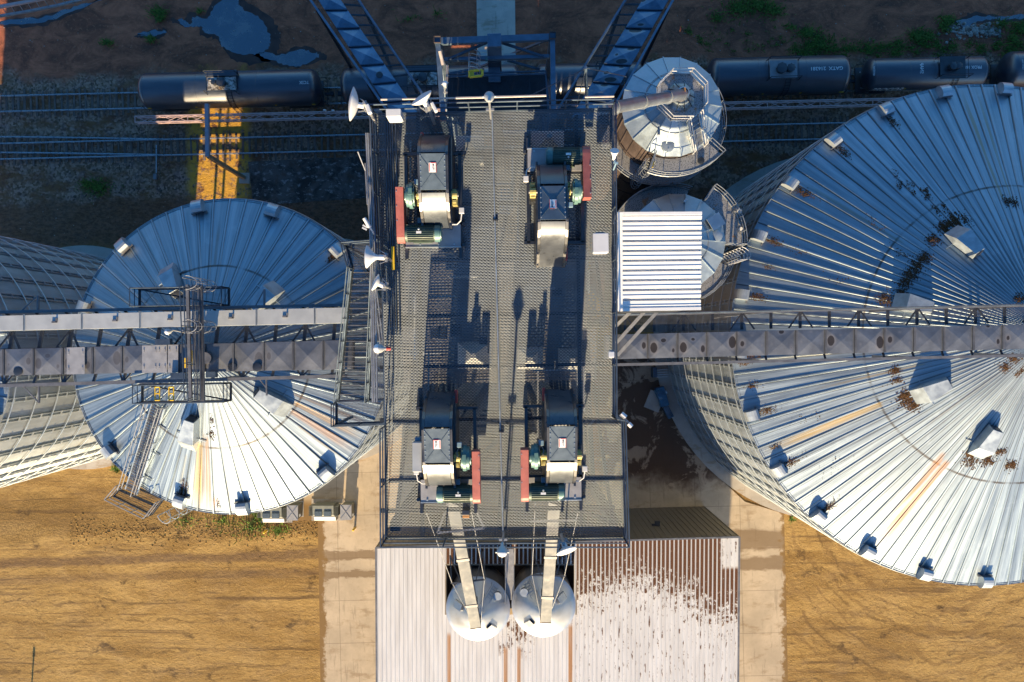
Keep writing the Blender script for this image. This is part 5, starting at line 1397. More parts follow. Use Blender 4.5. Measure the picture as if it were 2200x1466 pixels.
m=MB();p=c+Vector((1.75,-3.05,ez-.30));m.lathe(p,[(.2,0),(.2,.12),(0,.14)],16);m.build('balcony_drum',M['dark_steel'],t,smooth=True)
m=MB();p=c+Vector((-1.1,-3.5,ez));m.beam(p,p+Vector((.08,.35,0)),.05,.08);m.build('yellow_gate',M['yellow'],t)
# spout pipe from the deck corner to the tank
t=thing('spout_pipe','round grey pipe from the upper right deck corner down onto the round tank','pipe',P(1318,232,40))
a,b=P(1296,236,36.2),P(1467,203,pz+1.3);m=MB();m.tube(a,b,.30,24);m.build('pipe',M['steel_duct'],t,smooth=True)
m=MB()
for f in(.12,.45,.78):e=lerp(a,b,f);d=(b-a).normalized();m.tube(e-d*.04,e+d*.04,.36,24)
m.build('pipe_flange',M['steel_duct'],t,smooth=True)
m=MB();m.tube(b+Vector((0,0,.05)),b-Vector((0,0,.55)),.26,18);m.build('elbow',M['galv_dark'],t,smooth=True)
m=MB();m.box(b+Vector((.02,.12,.36)),(.08,.22,.16));m.build('gate_lever',M['copper'],t)
# second tank below the white shed
ez2=25.3
t,c,rp=round_tank('round tank half hidden under the white ribbed shed, with a rust-spotted balcony',(1455,520),2.9,ez2,1.6,18)
arcwalk(t,c,2.92,3.98,57,-3,ez2-.3)
arcwalk(t,c,2.85,3.9,200,70,22.4,'ring_walk',False)
arcwalk(t,c,2.85,3.75,-20,-62,ez2-1.6,'lower_walk',False)
m=MB();e=c+Vector((3.5,-.75,ez2-4.5));cage(m,e,(0,0,1),Vector((1,-.35,0)),5.4,.38,8,5,.02);m.build('ladder_cage',M['white_rail'],t)
p=c+Vector((math.cos(R(2))*2.25,math.sin(R(8))*2.25,ez2+.33));m=MB();m.lathe(p,[(.36,-.1),(.36,.10),(.30,.13),(0,.14)],24);m.build('roof_manhole',M['tank_roof'],t,smooth=True)
m=MB();p=c+Vector((2.2,1.15,ez2+.42));dn=Vector((.8,.5,-.35)).normalized();sd=Vector((-.53,.85,0));m.loft([p-dn*.5-sd*.4,p+dn*.5-sd*.4,p+dn*.5+sd*.4,p-dn*.5+sd*.4],[v+Vector((0,0,.12)) for v in(p-dn*.5-sd*.4,p+dn*.5-sd*.4,p+dn*.5+sd*.4,p-dn*.5+sd*.4)]);m.build('roof_hatch',M['tank_roof'],t)
m=MB();p=c+Vector((3.55,2.0,ez2-.1));m.tube(p,p+Vector((.1,-.2,.35)),.16,14);p=c+Vector((3.75,.9,ez2-.1));m.tube(p,p+Vector((0,-.15,.3)),.12,12);m.build('balcony_valve',M['pale_rail'],t,smooth=True)
m=MB()
for k in range(2):p=c+Vector((.35+.08*k,2.35+.1*k,ez2+.42));m.lathe(p,[(.07,-.1),(.07,.14),(0,.15)],10)
m.build('roof_gauge',M['white'],t)
# --- white ribbed shed beside the deck
sh=47.3
a,b,cc,d=P(1327,457,sh),P(1508,456,sh),P(1510,665,sh),P(1330,668,sh)
t=thing('roof_shed','small shed with a bright white ribbed roof attached to the right side of the deck','shed',(d.x,d.y,43))
m=MB();n=10;per=1/n
def sp(u,v,dz=0):
    q=lerp(lerp(a,b,u),lerp(d,cc,u),v);return q+Vector((0,0,dz-.28*v))
prof=[]
for i in range(n):
    prof+=[(i*per+.00*per,.0),(i*per+.40*per,.0),(i*per+.44*per,.018),(i*per+.50*per,.018),(i*per+.54*per,.0),(i*per+.72*per,.0),(i*per+.77*per,-.11),(i*per+.94*per,-.11)]
prof.append((1,0))
for (v0,z0),(v1,z1) in zip(prof,prof[1:]):m.face([sp(0,v0,z0),sp(1,v0,z0),sp(1,v1,z1),sp(0,v1,z1)])
m.build('ribbed_roof',M['white_sheet'],t,merge=True)
m=MB()
for e,f in(((0,0),(0,1)),):
    m.beam(sp(.026,0,.03),sp(.026,1,.03),.16,.03)
m.beam(sp(0,.012,.022),sp(1,.012,.022),.1,.03);m.beam(sp(0,.988,.022),sp(1,.988,.022),.1,.03)
m.build('roof_trim',M['white_sheet'],t)
m=MB();z=Vector((0,0,-.20));zz=Vector((0,0,-4.2))
m.loft([sp(.02,.02)+z,sp(.98,.02)+z,sp(.98,.98)+z,sp(.02,.98)+z],[sp(.02,.02)+zz,sp(.98,.02)+zz,sp(.98,.98)+zz,sp(.02,.98)+zz]);m.build('wall',M['dark_steel'],t)
m=MB()
for i in range(8):
    q=sp(-.035,.1+.115*i,-.15);m.tube(q,q+Vector((0,0,.05)),.035,8)
m.build('sill_bolts',M['white'],t)
m=MB()
for v in(.1,.9):m.beam(sp(-.12,v,-1.5),sp(1,v,-1.5),.15,.2)
m.build('cantilever_beam',M['steel_blue'],t)
# ------------------------------------------------------------------ blue steel frame tower north of the deck
fh=27.5
t=thing('frame_tower','open blue steel frame tower with a caged ladder, above the tank cars','tower',P(1065,160,0)*1.0)
cor=[(940,87),(1187,78),(1190,250),(952,255)]
for x,y in cor:
    q=P(x,y,fh);m=MB();m.beam(Vector((q.x,q.y,0)),q+Vector((0,0,.1)),.34,.34,up=Vector((0,1,0)));m.build('column',M['steel_blue'],t)
    m=MB();s=.20
    for dx,dy,w,h in((-.18,0,.03,.39),(.18,0,.03,.39),(0,-.18,.33,.03),(0,.18,.33,.03)):m.box((q.x+dx,q.y+dy,fh+.13),(w,h,.1))
    m.build('column_cap',M['rust_wall'],t)
cq=[P(x,y,fh) for x,y in cor]
m=MB()
for i,j,w in((0,1,.36),(1,2,.28),(0,3,.28)):
    m.beam(cq[i]-Vector((0,0,.2)),cq[j]-Vector((0,0,.2)),w,.3)
m.beam(P(955,129,fh-1),P(1180,122,fh-1),.2,.3);m.build('top_beam',M['conv_blue'],t)
m=MB()
for p,q,z in(((962,128),(1045,92),fh-.6),((1078,92),(1168,122),fh-.6),((1090,130),(1160,150),fh-2),((1040,150),(965,165),fh-3),((960,160),(1010,150),fh-5)):m.beam(P(*p,z),P(*q,z-.2),.13,.14)
for p,q in(((958,160),(1170,153)),((958,166),(1170,159)),((1172,152),(1178,250))):m.beam(P(*p,fh-1.4),P(*q,fh-1.4),.08,.09)
for k in range(3):
    z=fh-7*(k+1)
    for i,j in((0,1),(1,2),(2,3),(3,0)):m.beam(Vector((cq[i].x,cq[i].y,z)),Vector((cq[j].x,cq[j].y,z)),.2,.26);m.beam(Vector((cq[i].x,cq[i].y,z)),Vector((cq[j].x,cq[j].y,z+6.8)),.12,.12)
m.build('bracing',M['steel_blue'],t)
q=[P(960,168,fh-2.2),P(1172,160,fh-2.2),P(1176,250,fh-2.2),P(962,250,fh-2.2)];m=MB();bars(m,q[0],q[1],q[2],q[3],40,.05,.03);bars(m,q[1],q[2],q[3],q[0],6,.08,.06);m.build('floor_grating',M['dark_steel'],t)
m=MB();cage(m,P(1009,118,fh-1.2),(.02,-.75,.66),(1,0,.1),1.9,.36,4,5,.025);m.build('ladder_cage',M['tank_rail'],t)
m=MB();a_,b_,c_,d_=P(1009,153,fh+.1),P(1036,151,fh+.1),P(1036,163,fh+.1),P(1009,166,fh+.1)
for p,q in((a_,b_),(b_,c_),(c_,d_),(d_,a_)):m.tube(p,q,.075,8)
m.beam(lerp(a_,d_,.5),lerp(lerp(a_,d_,.5),lerp(b_,c_,.5),.35),.2,.06);m.build('yellow_gate',M['yellow'],t)
for (x,y,w,d_,hh,z,mat) in((1062,86,.78,.75,2.2,fh+.6,'conv_blue'),(1062,118,.80,.9,2,fh-1.2,'black_paint'),(1062,156,.72,1.1,2,fh-2.0,'conv_blue')):
    q=P(x,y,z);m=MB();m.box((q.x,q.y,z-hh/2),(w,d_,hh),ROT);m.build('leg_casing',M[mat],t,bevel=.03)
m=MB()
for y in(118,124,130,136):
    m.beam(P(1082,y,fh-2.2),P(1108,y-1,fh-2.2),.12,.04)
for y in(110,117,124,131,138):m.beam(P(1025,y,fh-6),P(1045,y,fh-6),.12,.04)
m.build('step_treads',M['box_grey'],t)
a_,b_=P(1028,212,fh-4),P(1106,210,fh-4);m=MB();m.tube(a_,b_,.55,28);m.build('drum',M['steel_blue'],t,smooth=True)
m=MB();m.tube(P(961,140,fh),P(958,235,fh-1),.06,8);m.tube(P(945,110,fh+.6),P(952,140,fh+.3),.10,10);m.build('pale_pipe',M['pale_conduit'],t)
m=MB()
for i in range(9):
    q=P(975+prn.random()*180,175+prn.random()*60,fh-3);m.box(q,(.2+prn.random()*.5,.2+prn.random()*.4,.5))
m.build('machinery',M['dark_steel'],t)
m=MB();q=P(1005,120,fh-1.6);m.box(P(1045,128,fh-.6),(.12,.2,.14));m.build('teal_valve',M['teal'],t)
lamp('small blue-grey floodlight on the left column of the blue frame tower',(957,200,fh),(956,180),fh+1.2,(-.1,.4,.6),r=.17)
# stay cable mast to the right of the frame tower
t=thing('cable_mast','thin blue mast with stay cables between the frame tower and the round tank','mast',P(1257,235,30))
m=MB();m.tube(P(1262,245,36),P(1258,145,42),.07,8);m.build('pole',M['conv_blue'],t)
for a_,b_ in(((1258,148),(1110,220)),((1258,146),(1345,165)),((1258,150),(1238,232))):
    m=MB();m.tube(P(*a_,41.8),P(*b_,40),.022,5);m.build('stay_cable',M['steel_blue'],t)
# ------------------------------------------------------------------ chutes from the tower to the two hopper tanks
def chute(lab,a,b,ha,hb,ties):
    t=thing('grain_chute',lab,'chute',P(*b,hb),'square chutes feeding the hopper tanks')
    A,B=P(*a,ha),P(*b,hb);m=MB();m.beam(A+(A-B)*.52,B,.74,.62);m.build('duct',M['chute'],t)
    d=(B-A).normalized();m=MB()
    for f in ties:
        for o in(-.07,0,.07):e=lerp(A,B,f)+d*o;m.beam(e-d*.018,e+d*.018,.84,.72)
    m.build('joint_flange',M['galv_dark'],t)
    m=MB();m.beam(B-d*.02,B+d*.05,.78,.66);m.build('outlet_frame',M['rust_wall'],t)
    m=MB();e=lerp(A,B,.64);sd=d.cross(Vector((0,0,1))).normalized();z=Vector((0,0,-.42))
    l,r=e-sd*1.15+z,e+sd*1.15+z;m.beam(l,r,.10,.12)
    for q in(l,r):
        f=q-d*1.9-Vector((0,0,2.2))
        m.beam(q,f,.08,.08);m.beam(q+ (e+z-q)*.55,f,.07,.07)
    m.build('support_frame',M['black_paint'],t)
    for o in(-1,1):
        m=MB();m.tube(e+sd*1.1*o+z,A+sd*1.3*o+Vector((0,0,3)),.022,5);m.tube(e+sd*1.1*o+z,B+sd*.35*o-Vector((0,0,1.0)),.018,5);m.build('stay_cable',M['pale_rail'],t)
    return t
chute('left pale grey square chute slanting down to the left hopper tank',(972,1075),(1022,1342),23.5,16.9,(.42,.80))
chute('right pale grey square chute running down to the right hopper tank',(1192,1060),(1172,1330),23.5,16.9,(.45,.78))
# narrow access walk between the hopper tanks
t=thing('valley_walkway','narrow walkway and ladder in the roof valley between the hopper tanks','walkway',P(1098,1240,12))
q=[P(1086,1180,13.4),P(1104,1180,13.4),P(1104,1290,13.4),P(1086,1290,13.4)];m=MB();m.prism([(v.x,v.y) for v in q],13.3,13.36);m.build('floor',M['plate_grey'],t)
m=MB();railing(m,[q[1],q[2]],1.0,1.2,.025);m.build('railing',M['pale_rail'],t)
m=MB();railing(m,[q[0],q[3]],1.0,1.2,.025);m.build('railing',M['pale_rail'],t)
# ------------------------------------------------------------------ railway
SLOPE=.0244
def ty(x,y0,x0):return y0-SLOPE*(x-x0)
def track(lab,fn,xs,sleeper_spans,name='railway_track',slp=.56):
    p0=P(xs[0],fn(xs[0]),0);t=thing(name,lab,'railway track',(0,p0.y,0))
    t['kind']='structure'
    for o in(-.7175,.7175):
        m=MB();pts=[P(x,fn(x),0) for x in xs]
        for a,b in zip(pts,pts[1:]):
            d=(b-a).normalized();nn=Vector((-d.y,d.x,0));e=nn*o
            m.beam(a+e+Vector((0,0,.27)),b+e+Vector((0,0,.27)),.075,.05);m.beam(a+e+Vector((0,0,.20)),b+e+Vector((0,0,.20)),.03,.12);m.beam(a+e+Vector((0,0,.145)),b+e+Vector((0,0,.145)),.15,.02)
        m.build('rail',M['rail_steel'],t)
    rnd=random.Random(int(p0.y*10));px=slp*F/H;k=0
    for a,b in sleeper_spans:
        x=a
        while x<b and k<99:
            c=P(x+rnd.uniform(-.8,.8),fn(x),0);m=MB();m.box((c.x,c.y+rnd.uniform(-.12,.12),.0),(rnd.uniform(.17,.24),2.55+rnd.uniform(-.3,.1),.09),ROT+rnd.uniform(-.03,.03))
            m.build('sleeper',M['wood'],t);x+=px;k+=1
    return t
track('railway track under the tank cars',lambda x:ty(x,221,150),[-80,2300],[(-12,300),(684,740),(1540,1870)])
track('empty railway track with blue-lit rails below the tank cars',lambda x:ty(x,307.5,780),[-80,2300],[(-12,800),(1540,1830)],slp=.60)
sw=lambda x:lerp(311.5,318,min(1,max(0,x/350)))
track('turnout rails merging into the empty track at the left edge',lambda x:312-.0*x if x<0 else (312+(317.3-312)*(x/350)**1.3),[-80,0,60,120,180,240,300,350],[])
# switch bar
q=P(333,350,.2);t=thing('switch_stand','slim switch bar beside the empty track','switch',(q.x,q.y,0));m=MB();m.beam(P(336,312,.2),P(336,372,.2),.08,.08);m.build('throw_bar',M['rail_steel'],t)
m=MB();m.box(P(334,380,.25),(.3,.5,.3));m.build('switch_box',M['galv_dark'],t)
# ------------------------------------------------------------------ lettering
def text_mesh(body,size,bold=.0):
    cu=bpy.data.curves.new('letters','FONT');cu.body=body;cu.size=size;cu.offset=bold;cu.resolution_u=3
    ob=bpy.data.objects.new('letters',cu);col.objects.link(ob);dg=bpy.context.evaluated_depsgraph_get()
    me=bpy.data.meshes.new_from_object(ob.evaluated_get(dg));vs=[v.co.copy() for v in me.vertices];fs=[tuple(p.vertices) for p in me.polygons]
    bpy.data.objects.remove(ob);bpy.data.curves.remove(cu);bpy.data.meshes.remove(me)
    w=max(v.x for v in vs);h=max(v.y for v in vs);return vs,fs,w,h
def tank_text(t,par,body,xc,arc,L,R_,zc,mode='flip',hgt=None,shear=0):
    """letters wrapped on the barrel: xc along the car, arc = metres round from the ridge (north +)"""
    vs,fs,w,h=text_mesh(body,1.0,.015);s=L/w;k=(hgt/h) if hgt else s
    out=[]
    for v in vs:
        u,q=(v.x-w/2)*s,(v.y-h/2)*k
        if mode=='flip':x,a=xc-u,arc-q
        elif mode=='up':x,a=xc+u+q*shear,arc+q
        else:x,a=xc+q,arc+u   # reading across the barrel
        th=a/R_;r=R_+.008;out.append((x,math.sin(th)*r,zc+math.cos(th)*r))
    m=MB();m.raw(out,fs);return m.build('lettering',M['lettering'],t,recalc=False)
# ------------------------------------------------------------------ tank cars
def tank_car(lab,L,R_,zc,dome,texts,marks,X):
    t=thing('tank_car',lab,'tank car',(0,0,0),'black tank cars standing on the railway')
    Mx=Matrix.Rotation(math.pi/2,4,'Y').to_3x3();hl=L/2;hd=R_*.48
    prof=[(0,-hl)]+[(R_*math.sin(R(a)),-hl+hd-hd*math.cos(R(a))) for a in range(10,91,10)]+[(R_,hl-hd)]+[(R_*math.cos(R(a)),hl-hd+hd*math.sin(R(a))) for a in range(10,91,10)]
    m=MB();m.lathe(Vector((0,0,zc)),prof,64,M=Mx);tk=m.build('tank',M['tank_black'],t,smooth=True,merge=True)
    m=MB()
    for x in(-hl+hd,-hl*.33,hl*.33,hl-hd):m.lathe(Vector((x,0,zc)),[(R_,-.03),(R_+.012,-.02),(R_+.012,.02),(R_,.03)],48,M=Mx)
    m.build('weld_band',M['tank_black'],tk,smooth=True)
    m=MB();m.box((0,0,.95),(L*.96,.6,.3));m.box((-hl*.9,0,1.05),(1.2,2.3,.18));m.box((hl*.9,0,1.05),(1.2,2.3,.18));m.build('underframe',M['black_paint'],t)
    for sx in(-1,1):
        for dx in(-.9,.9):
            x=sx*hl*.74+dx;m=MB();
            for y in(-.72,.72):m.tube((x,y-.06,.72),(x,y+.06,.72),.45,20)
            m.tube((x,-.75,.72),(x,.75,.72),.07,8);m.build('wheelset',M['rail_steel'],t,smooth=True)
        m=MB()
        for y in(-1.0,1.0):m.box((sx*hl*.74,y,.72),(2.6,.16,.34))
        m.build('bogie_frame',M['dark_steel'],t)
        m=MB();m.beam((sx*(hl-.1),0,.95),(sx*(hl+.55),0,.95),.22,.26);m.box((sx*(hl+.55),0,.95),(.25,.34,.36));m.build('coupler',M['dark_steel'],t)
        m=MB()
        for y in(-1.1,1.1):m.path([(sx*(hl+.25),y,1.1),(sx*(hl+.25),y,2.2),(sx*(hl-.35),y*.9,2.35)],.025)
        m.tube((sx*(hl+.25),-1.1,1.6),(sx*(hl+.25),1.1,1.6),.025);m.build('end_railing',M['dark_steel'],t)
    top=zc+R_
    dx,kind=dome
    if kind=='plate':   # weathered plate with two lids
        m=MB();m.box((dx,0,top+.12),(2.55,1.12,.05));m.build('dome_plate',M['dome_plate'],t)
        m=MB();m.box((dx-.05,.86,top+.02),(2.75,.5,.5));m.build('dome_walk',M['tank_black'],t,bevel=.05)
        lids=((-.55,.20),(.05,.36))
    elif kind=='grey':
        m=MB();m.box((dx,0,top+.12),(2.35,1.55,.05));m.build('dome_plate',M['plate_grey'],t)
        lids=((-.25,.40),(.52,.30))
    else:
        m=MB();m.box((dx,0,top+.10),(2.2,1.9,.05));m.build('dome_plate',M['black_paint'],t);lids=((-.15,.30),(.3,.26))
    for lx,r in lids:
        m=MB();m.lathe(Vector((dx+lx,0,top+.14)),[(r,0),(r,.34),(r*1.1,.36),(r*1.1,.46),(r*.8,.5),(0,.52)],22)
        for k in range(8):q=2*math.pi*k/8;m.box((dx+lx+math.cos(q)*r*1.05,math.sin(q)*r*1.05,top+.58),(.07,.07,.14))
        m.build('manway_lid',M['black_paint'],t,smooth=True)
    m=MB()
    for y in(-.85,.85):
        m.path([(dx-1.35,y,top-.2),(dx-1.3,y,top+.95),(dx+1.3,y,top+.95),(dx+1.35,y,top-.2)],.03);m.tube((dx-1.3,y,top+.5),(dx+1.3,y,top+.5),.025)
    for x in(-1.3,1.3):m.path([(dx+x,-.85,top+.95),(dx+x,-.85,top+.2),(dx+x,.85,top+.2),(dx+x,.85,top+.95)],.025)
    m.build('dome_railing',M['dark_steel'],t)
    m=MB()
    for o in(-.22,.22):m.path([(dx+.5+o,-R_*math.sin(R(a))-.06,zc+R_*math.cos(R(a))+.05) for a in range(20,110,12)]+[(dx+.5+o,-R_-.1,1.0)],.025)
    for a in range(26,110,10):m.tube((dx+.28,-R_*math.sin(R(a))-.06,zc+R_*math.cos(R(a))+.05),(dx+.72,-R_*math.sin(R(a))-.06,zc+R_*math.cos(R(a))+.05),.018,5)
    m.build('side_ladder',M['dark_steel'],t)
    for x,w in marks:
        m=MB();th=R(82);m.box((x,-R_*math.sin(th)-.01,zc+R_*math.cos(th)),(w,.03,.16));m.build('reflector',M['yellow'],t)
    for tx in texts:tank_text(t,tk,tx[0],tx[1],tx[2],tx[3],R_,zc,*tx[4:])
    t.location=(X,22.75+SLOPE*X,.0);t.rotation_euler=(0,0,ROT)
    return t
tank_car('black tank car with a patch of sunlight and a rusty white dome plate',15.9,1.55,2.85,(-.2,'plate'),[('TCIX',6.85,-.05,.86,'flip')],[(-7.1,.3),(7.3,.3),(-3,.14),(4,.14)],-24.75)
tank_car('black tank car mostly hidden below the blue inclined conveyor, with a rusty white dome plate',15.9,1.55,2.85,(-.6,'plate'),[],[(-7.2,.3)],-7.1)
tank_car('black tank car in the dark behind the frame tower',13.4,1.5,2.8,(0,'dark'),[],[(6,.3)],8.6)
tank_car('black tank car lettered GATX 216281 with a grey dome plate, right of the round tank',12.5,1.62,2.9,(-.05,'grey'),[('GATX  216281',3.75,.02,2.75,'flip',.30)],[(-3.2,.16),(-1.4,.16),(1.9,.16),(5.5,.4)],23.35)
tank_car('shorter black tank car lettered PROX 16878 and PROCOR, above the largest bin',10.75,1.36,2.6,(1.75,'dark'),[('PROX 16878',3.4,.0,1.85,'flip',.27),('PROCOR',-3.3,-2.02,2.8,'up',.55,.5),('SNAP',-.85,.05,.95,'across',.30),('SERVICE 8-97',-5.0,-.1,.8,'across',.14)],[(2.6,.7),(4.6,.2),(-1.8,.12)],36.4)
tank_car('black tank car cut off by the right edge of the photo',15.9,1.58,2.85,(0,'grey'),[('TCIX',-5.9,.1,.95,'up',.30),('TANK RAIL',-7.0,.0,.9,'across',.10)],[(-7.1,.4)],51.0)
M['pink_beam']=paint('gantry_arm',(.34,.30,.34),.55,.15,.12,3,(.25,.15,.1),.2)
M['pink_post']=paint('gantry_post',(.40,.27,.16),.6,.1,.15,3)
gh=8.9
t=thing('truss_gantry','long faded-pink lattice truss running beside the tank cars','truss gantry',P(525,380,0))
a0,a1=P(290,256.5,gh),P(1960,217,gh);d=(a1-a0);L=d.length;d.normalize();nn=Vector((-d.y,d.x,0))
def tp(l,o,z):return a0+d*l+nn*o+Vector((0,0,z))
w=.24
for o in(-w,w):
    for z in(0,-.45):
        m=MB();m.beam(tp(0,o,z),tp(L,o,z),.075,.075);m.build('chord',M['pink'],t)
m=MB();k=int(L/1.05);s=L/k
for i in range(k):
    e=-w if i%2 else w
    m.beam(tp(i*s,e,.0),tp((i+1)*s,-e,.0),.04,.04);m.beam(tp(i*s,-e,-.45),tp((i+1)*s,e,-.45),.04,.04)
    for o in(-w,w):m.beam(tp(i*s,o,0 if i%2 else -.45),tp((i+1)*s,o,-.45 if i%2 else 0),.04,.04)
    if i%4==0:
        m.beam(tp(i*s,-w,0),tp(i*s,w,0),.05,.05)
for l in(0,L):m.beam(tp(l,-w,0),tp(l,w,0),.06,.06)
m.build('lattice',M['pink'],t)
m=MB();m.beam(P(445,224,gh+.2),P(446,337,gh+.2),.30,.30);m.build('cross_arm',M['pink_beam'],t)
q=P(448,336,gh-.1);m=MB();m.beam(Vector((q.x,q.y,.1)),q,.30,.30,up=Vector((0,1,0)));m.build('column',M['pink_post'],t)
m=MB();m.box((q.x,q.y,.12),(.95,.95,.24));m.box((q.x,q.y,.28),(.5,.5,.06));m.build('footing',M['pad'],t)
m=MB();q=P(1300,236,gh);m.beam(Vector((q.x+9,q.y+.3,0)),Vector((q.x+9,q.y+.3,gh-.4)),.3,.3,up=Vector((0,1,0)));m.build('column',M['pink_post'],t)
for x,y in((695,237),(713,238),(464,245)):
    m=MB();q=P(x,y,gh+.2);m.tube(q,q+Vector((.22,-.05,.06)),.09,10);m.tube(q+Vector((0,-.05,-.2)),q,.03,6);m.build('signal_lamp',M['box_grey'],t,smooth=True)
# truss walkway cut by the top left corner
th=9.0
t=thing('corner_walkway','pale ladder-like truss walkway cutting the top left corner of the photo','walkway',P(60,20,th))
ct=[(-60,30),(0,15),(45,7),(100,-4),(150,-16)];cb=[(-60,47),(0,35),(60,25),(120,13),(190,-4),(230,-16)]
m=MB();m2=[P(x,y,th) for x,y in ct]
for a,b in zip(m2,m2[1:]):m.beam(a,b,.22,.22)
m.build('top_chord',M['pink'],t)
m=MB();m2=[P(x,y,th-1.0) for x,y in cb]
for a,b in zip(m2,m2[1:]):m.beam(a,b,.18,.2)
m.build('bottom_chord',M['pale_rail'],t)
m=MB()
for x in range(-50,170,18):
    yt=15-.18*x if x>0 else 15-.25*x;m.beam(P(x,yt,th),P(x+11,35-.185*(x+11),th-1.0),.05,.05)
m.build('lattice',M['pale_rail'],t)
# ------------------------------------------------------------------ yard equipment
def transformer(lab,px,py):
    q=P(px,py,0);t=thing('transformer',lab,'transformer',q,'pad-mounted transformers');x,y=q.x,q.y
    m=MB();m.loft([Vector((x-.95,y-.75,.12)),Vector((x+.95,y-.75,.12)),Vector((x+.95,y+.75,.12)),Vector((x-.95,y+.75,.12))],[Vector((x-.95,y-.15,1.75)),Vector((x+.95,y-.15,1.75)),Vector((x+.95,y+.75,1.85)),Vector((x-.95,y+.75,1.85))]);m.build('tank',M['util_green'],t,bevel=.03)
    m=MB();m.loft([Vector((x-.98,y-.85,.1)),Vector((x+.98,y-.85,.1)),Vector((x+.98,y-.5,.1)),Vector((x-.98,y-.5,.1))],[Vector((x-.98,y-.80,1.0)),Vector((x+.98,y-.80,1.0)),Vector((x+.98,y-.4,1.2)),Vector((x-.98,y-.4,1.2))]);m.build('front_cover',M['plate_grey'],t,bevel=.02)
    for o in(-.42,.42):
        m=MB();m.box((x+o,y-.02,1.82),(.66,.5,.12));m.build('access_lid',M['char_paint'],t,bevel=.02)
    for sx in(-1,1):
        m=MB()
        for i in range(9):m.box((x+sx*1.16,y-.2+.1*i,1.0),(.34,.03,1.3))
        m.box((x+sx*.99,y+.2,1.55),(.04,.9,.12));m.build('radiator',M['util_green'],t)
    m=MB();m.box((x,y,.06),(2.9,2.0,.12));m.build('plinth',M['pad'],t)
transformer('green pad transformer partly under the eave of the roof-stair bin',595,1099)
transformer('green pad transformer standing free on the concrete left of the deck',704,1095)
def util_cab(lab,px,py,mat='util_green'):
    q=P(px,py,0);t=thing('utility_cabinet',lab,'cabinet',q,'utility cabinets by the transformers');x,y=q.x,q.y
    m=MB();m.box((x,y,.95),(.92,1.25,1.7));m.build('body',M['util_green'],t,bevel=.02)
    m=MB();m.box((x,y,1.82),(1.0,1.35,.05));
    for o in(-1,1):m.beam((x-.45*o,y-.6,1.86),(x+.45*o,y+.6,1.86),.04,.04)
    m.build('lid',M['plate_grey'],t)
    m=MB();m.box((x+.50,y-.35,1.1),(.1,.22,.3));m.build('meter',M['white'],t)
    m=MB();m.box((x,y,.05),(1.1,1.45,.1));m.build('plinth',M['pad'],t)
util_cab('upright cabinet with a crossed lid between the two transformers',640,1093)
util_cab('upright cabinet with a crossed lid at the right of the transformer row',752,1092)
def bollard(lab,px,py):
    q=P(px,py,0);t=thing('bollard',lab,'bollard',q,'yellow bollards by the transformers')
    m=MB();m.tube(q,q+Vector((0,0,1.0)),.10,14);m.lathe(q+Vector((0,0,1.0)),[(.10,0),(.08,.05),(.04,.08),(0,.09)],14);m.build('post',M['yellow'],t,smooth=True)
    m=MB();m.lathe(q,[(.17,0),(.15,.06),(.1,.08)],14);m.build('collar',M['pad'],t)
bollard('yellow bollard in the weeds below the left transformer',574,1139)
bollard('yellow bollard on the concrete below the rightmost cabinet',763,1134)
q=P(66,1506,0);t=thing('marker_post','short marker post just below the lower left frame edge','post',q);m=MB();m.tube(q,q+Vector((0,0,1.25)),.07,10);m.build('post',M['wood'],t)
m=MB();m.box(q+Vector((0,0,1.25)),(.2,.06,.25));m.build('plate',M['white'],t)
q=P(735,1125,0)
for px,py,lab in((548,340,''),):pass
# aeration fan at the foot of the largest bin
q=P(1424,860,0);t=thing('aeration_fan','dark blue aeration fan and duct at the foot of the largest bin','fan',q)
d=(P(1443,896,0)-P(1412,826,0)).normalized();sd=Vector((-d.y,d.x,0));o=q
m=MB();a,b=P(1416,832,.6),P(1428,872,.6);m.beam(a,b,.75,.9);m.build('transition_duct',M['blue_fan'],t,bevel=.05)
m=MB();m.beam(b,P(1441,897,.5),.55,.6);m.beam(b+sd*.2,P(1441,897,.9)+sd*.1,.1,.1);m.build('outlet_duct',M['steel_blue'],t,bevel=.04)
m=MB();c=P(1411,850,.8);m.tube(c-sd*.0,c+sd*.34,.55,24);m.build('fan_housing',M['blue_fan'],t,smooth=True)
m=MB();c=c+sd*.5;m.tube(c-sd*.2,c+sd*.45,.24,18);m.build('motor',M['util_blue'],t,smooth=True)
m=MB();m.box(P(1406,862,.12),(1.4,1.7,.2),R(-22));m.build('plinth',M['pad'],t)
m=MB();c=P(1405,800,.7);m.box(c,(.35,.9,1.2));m.build('control_box',M['steel_blue'],t)
m=MB()
for k in range(4):m.tube(P(1410,795+5*k,.8),P(1434,794+5*k,.8),.07,8)
m.build('cable_duct',M['box_grey'],t)
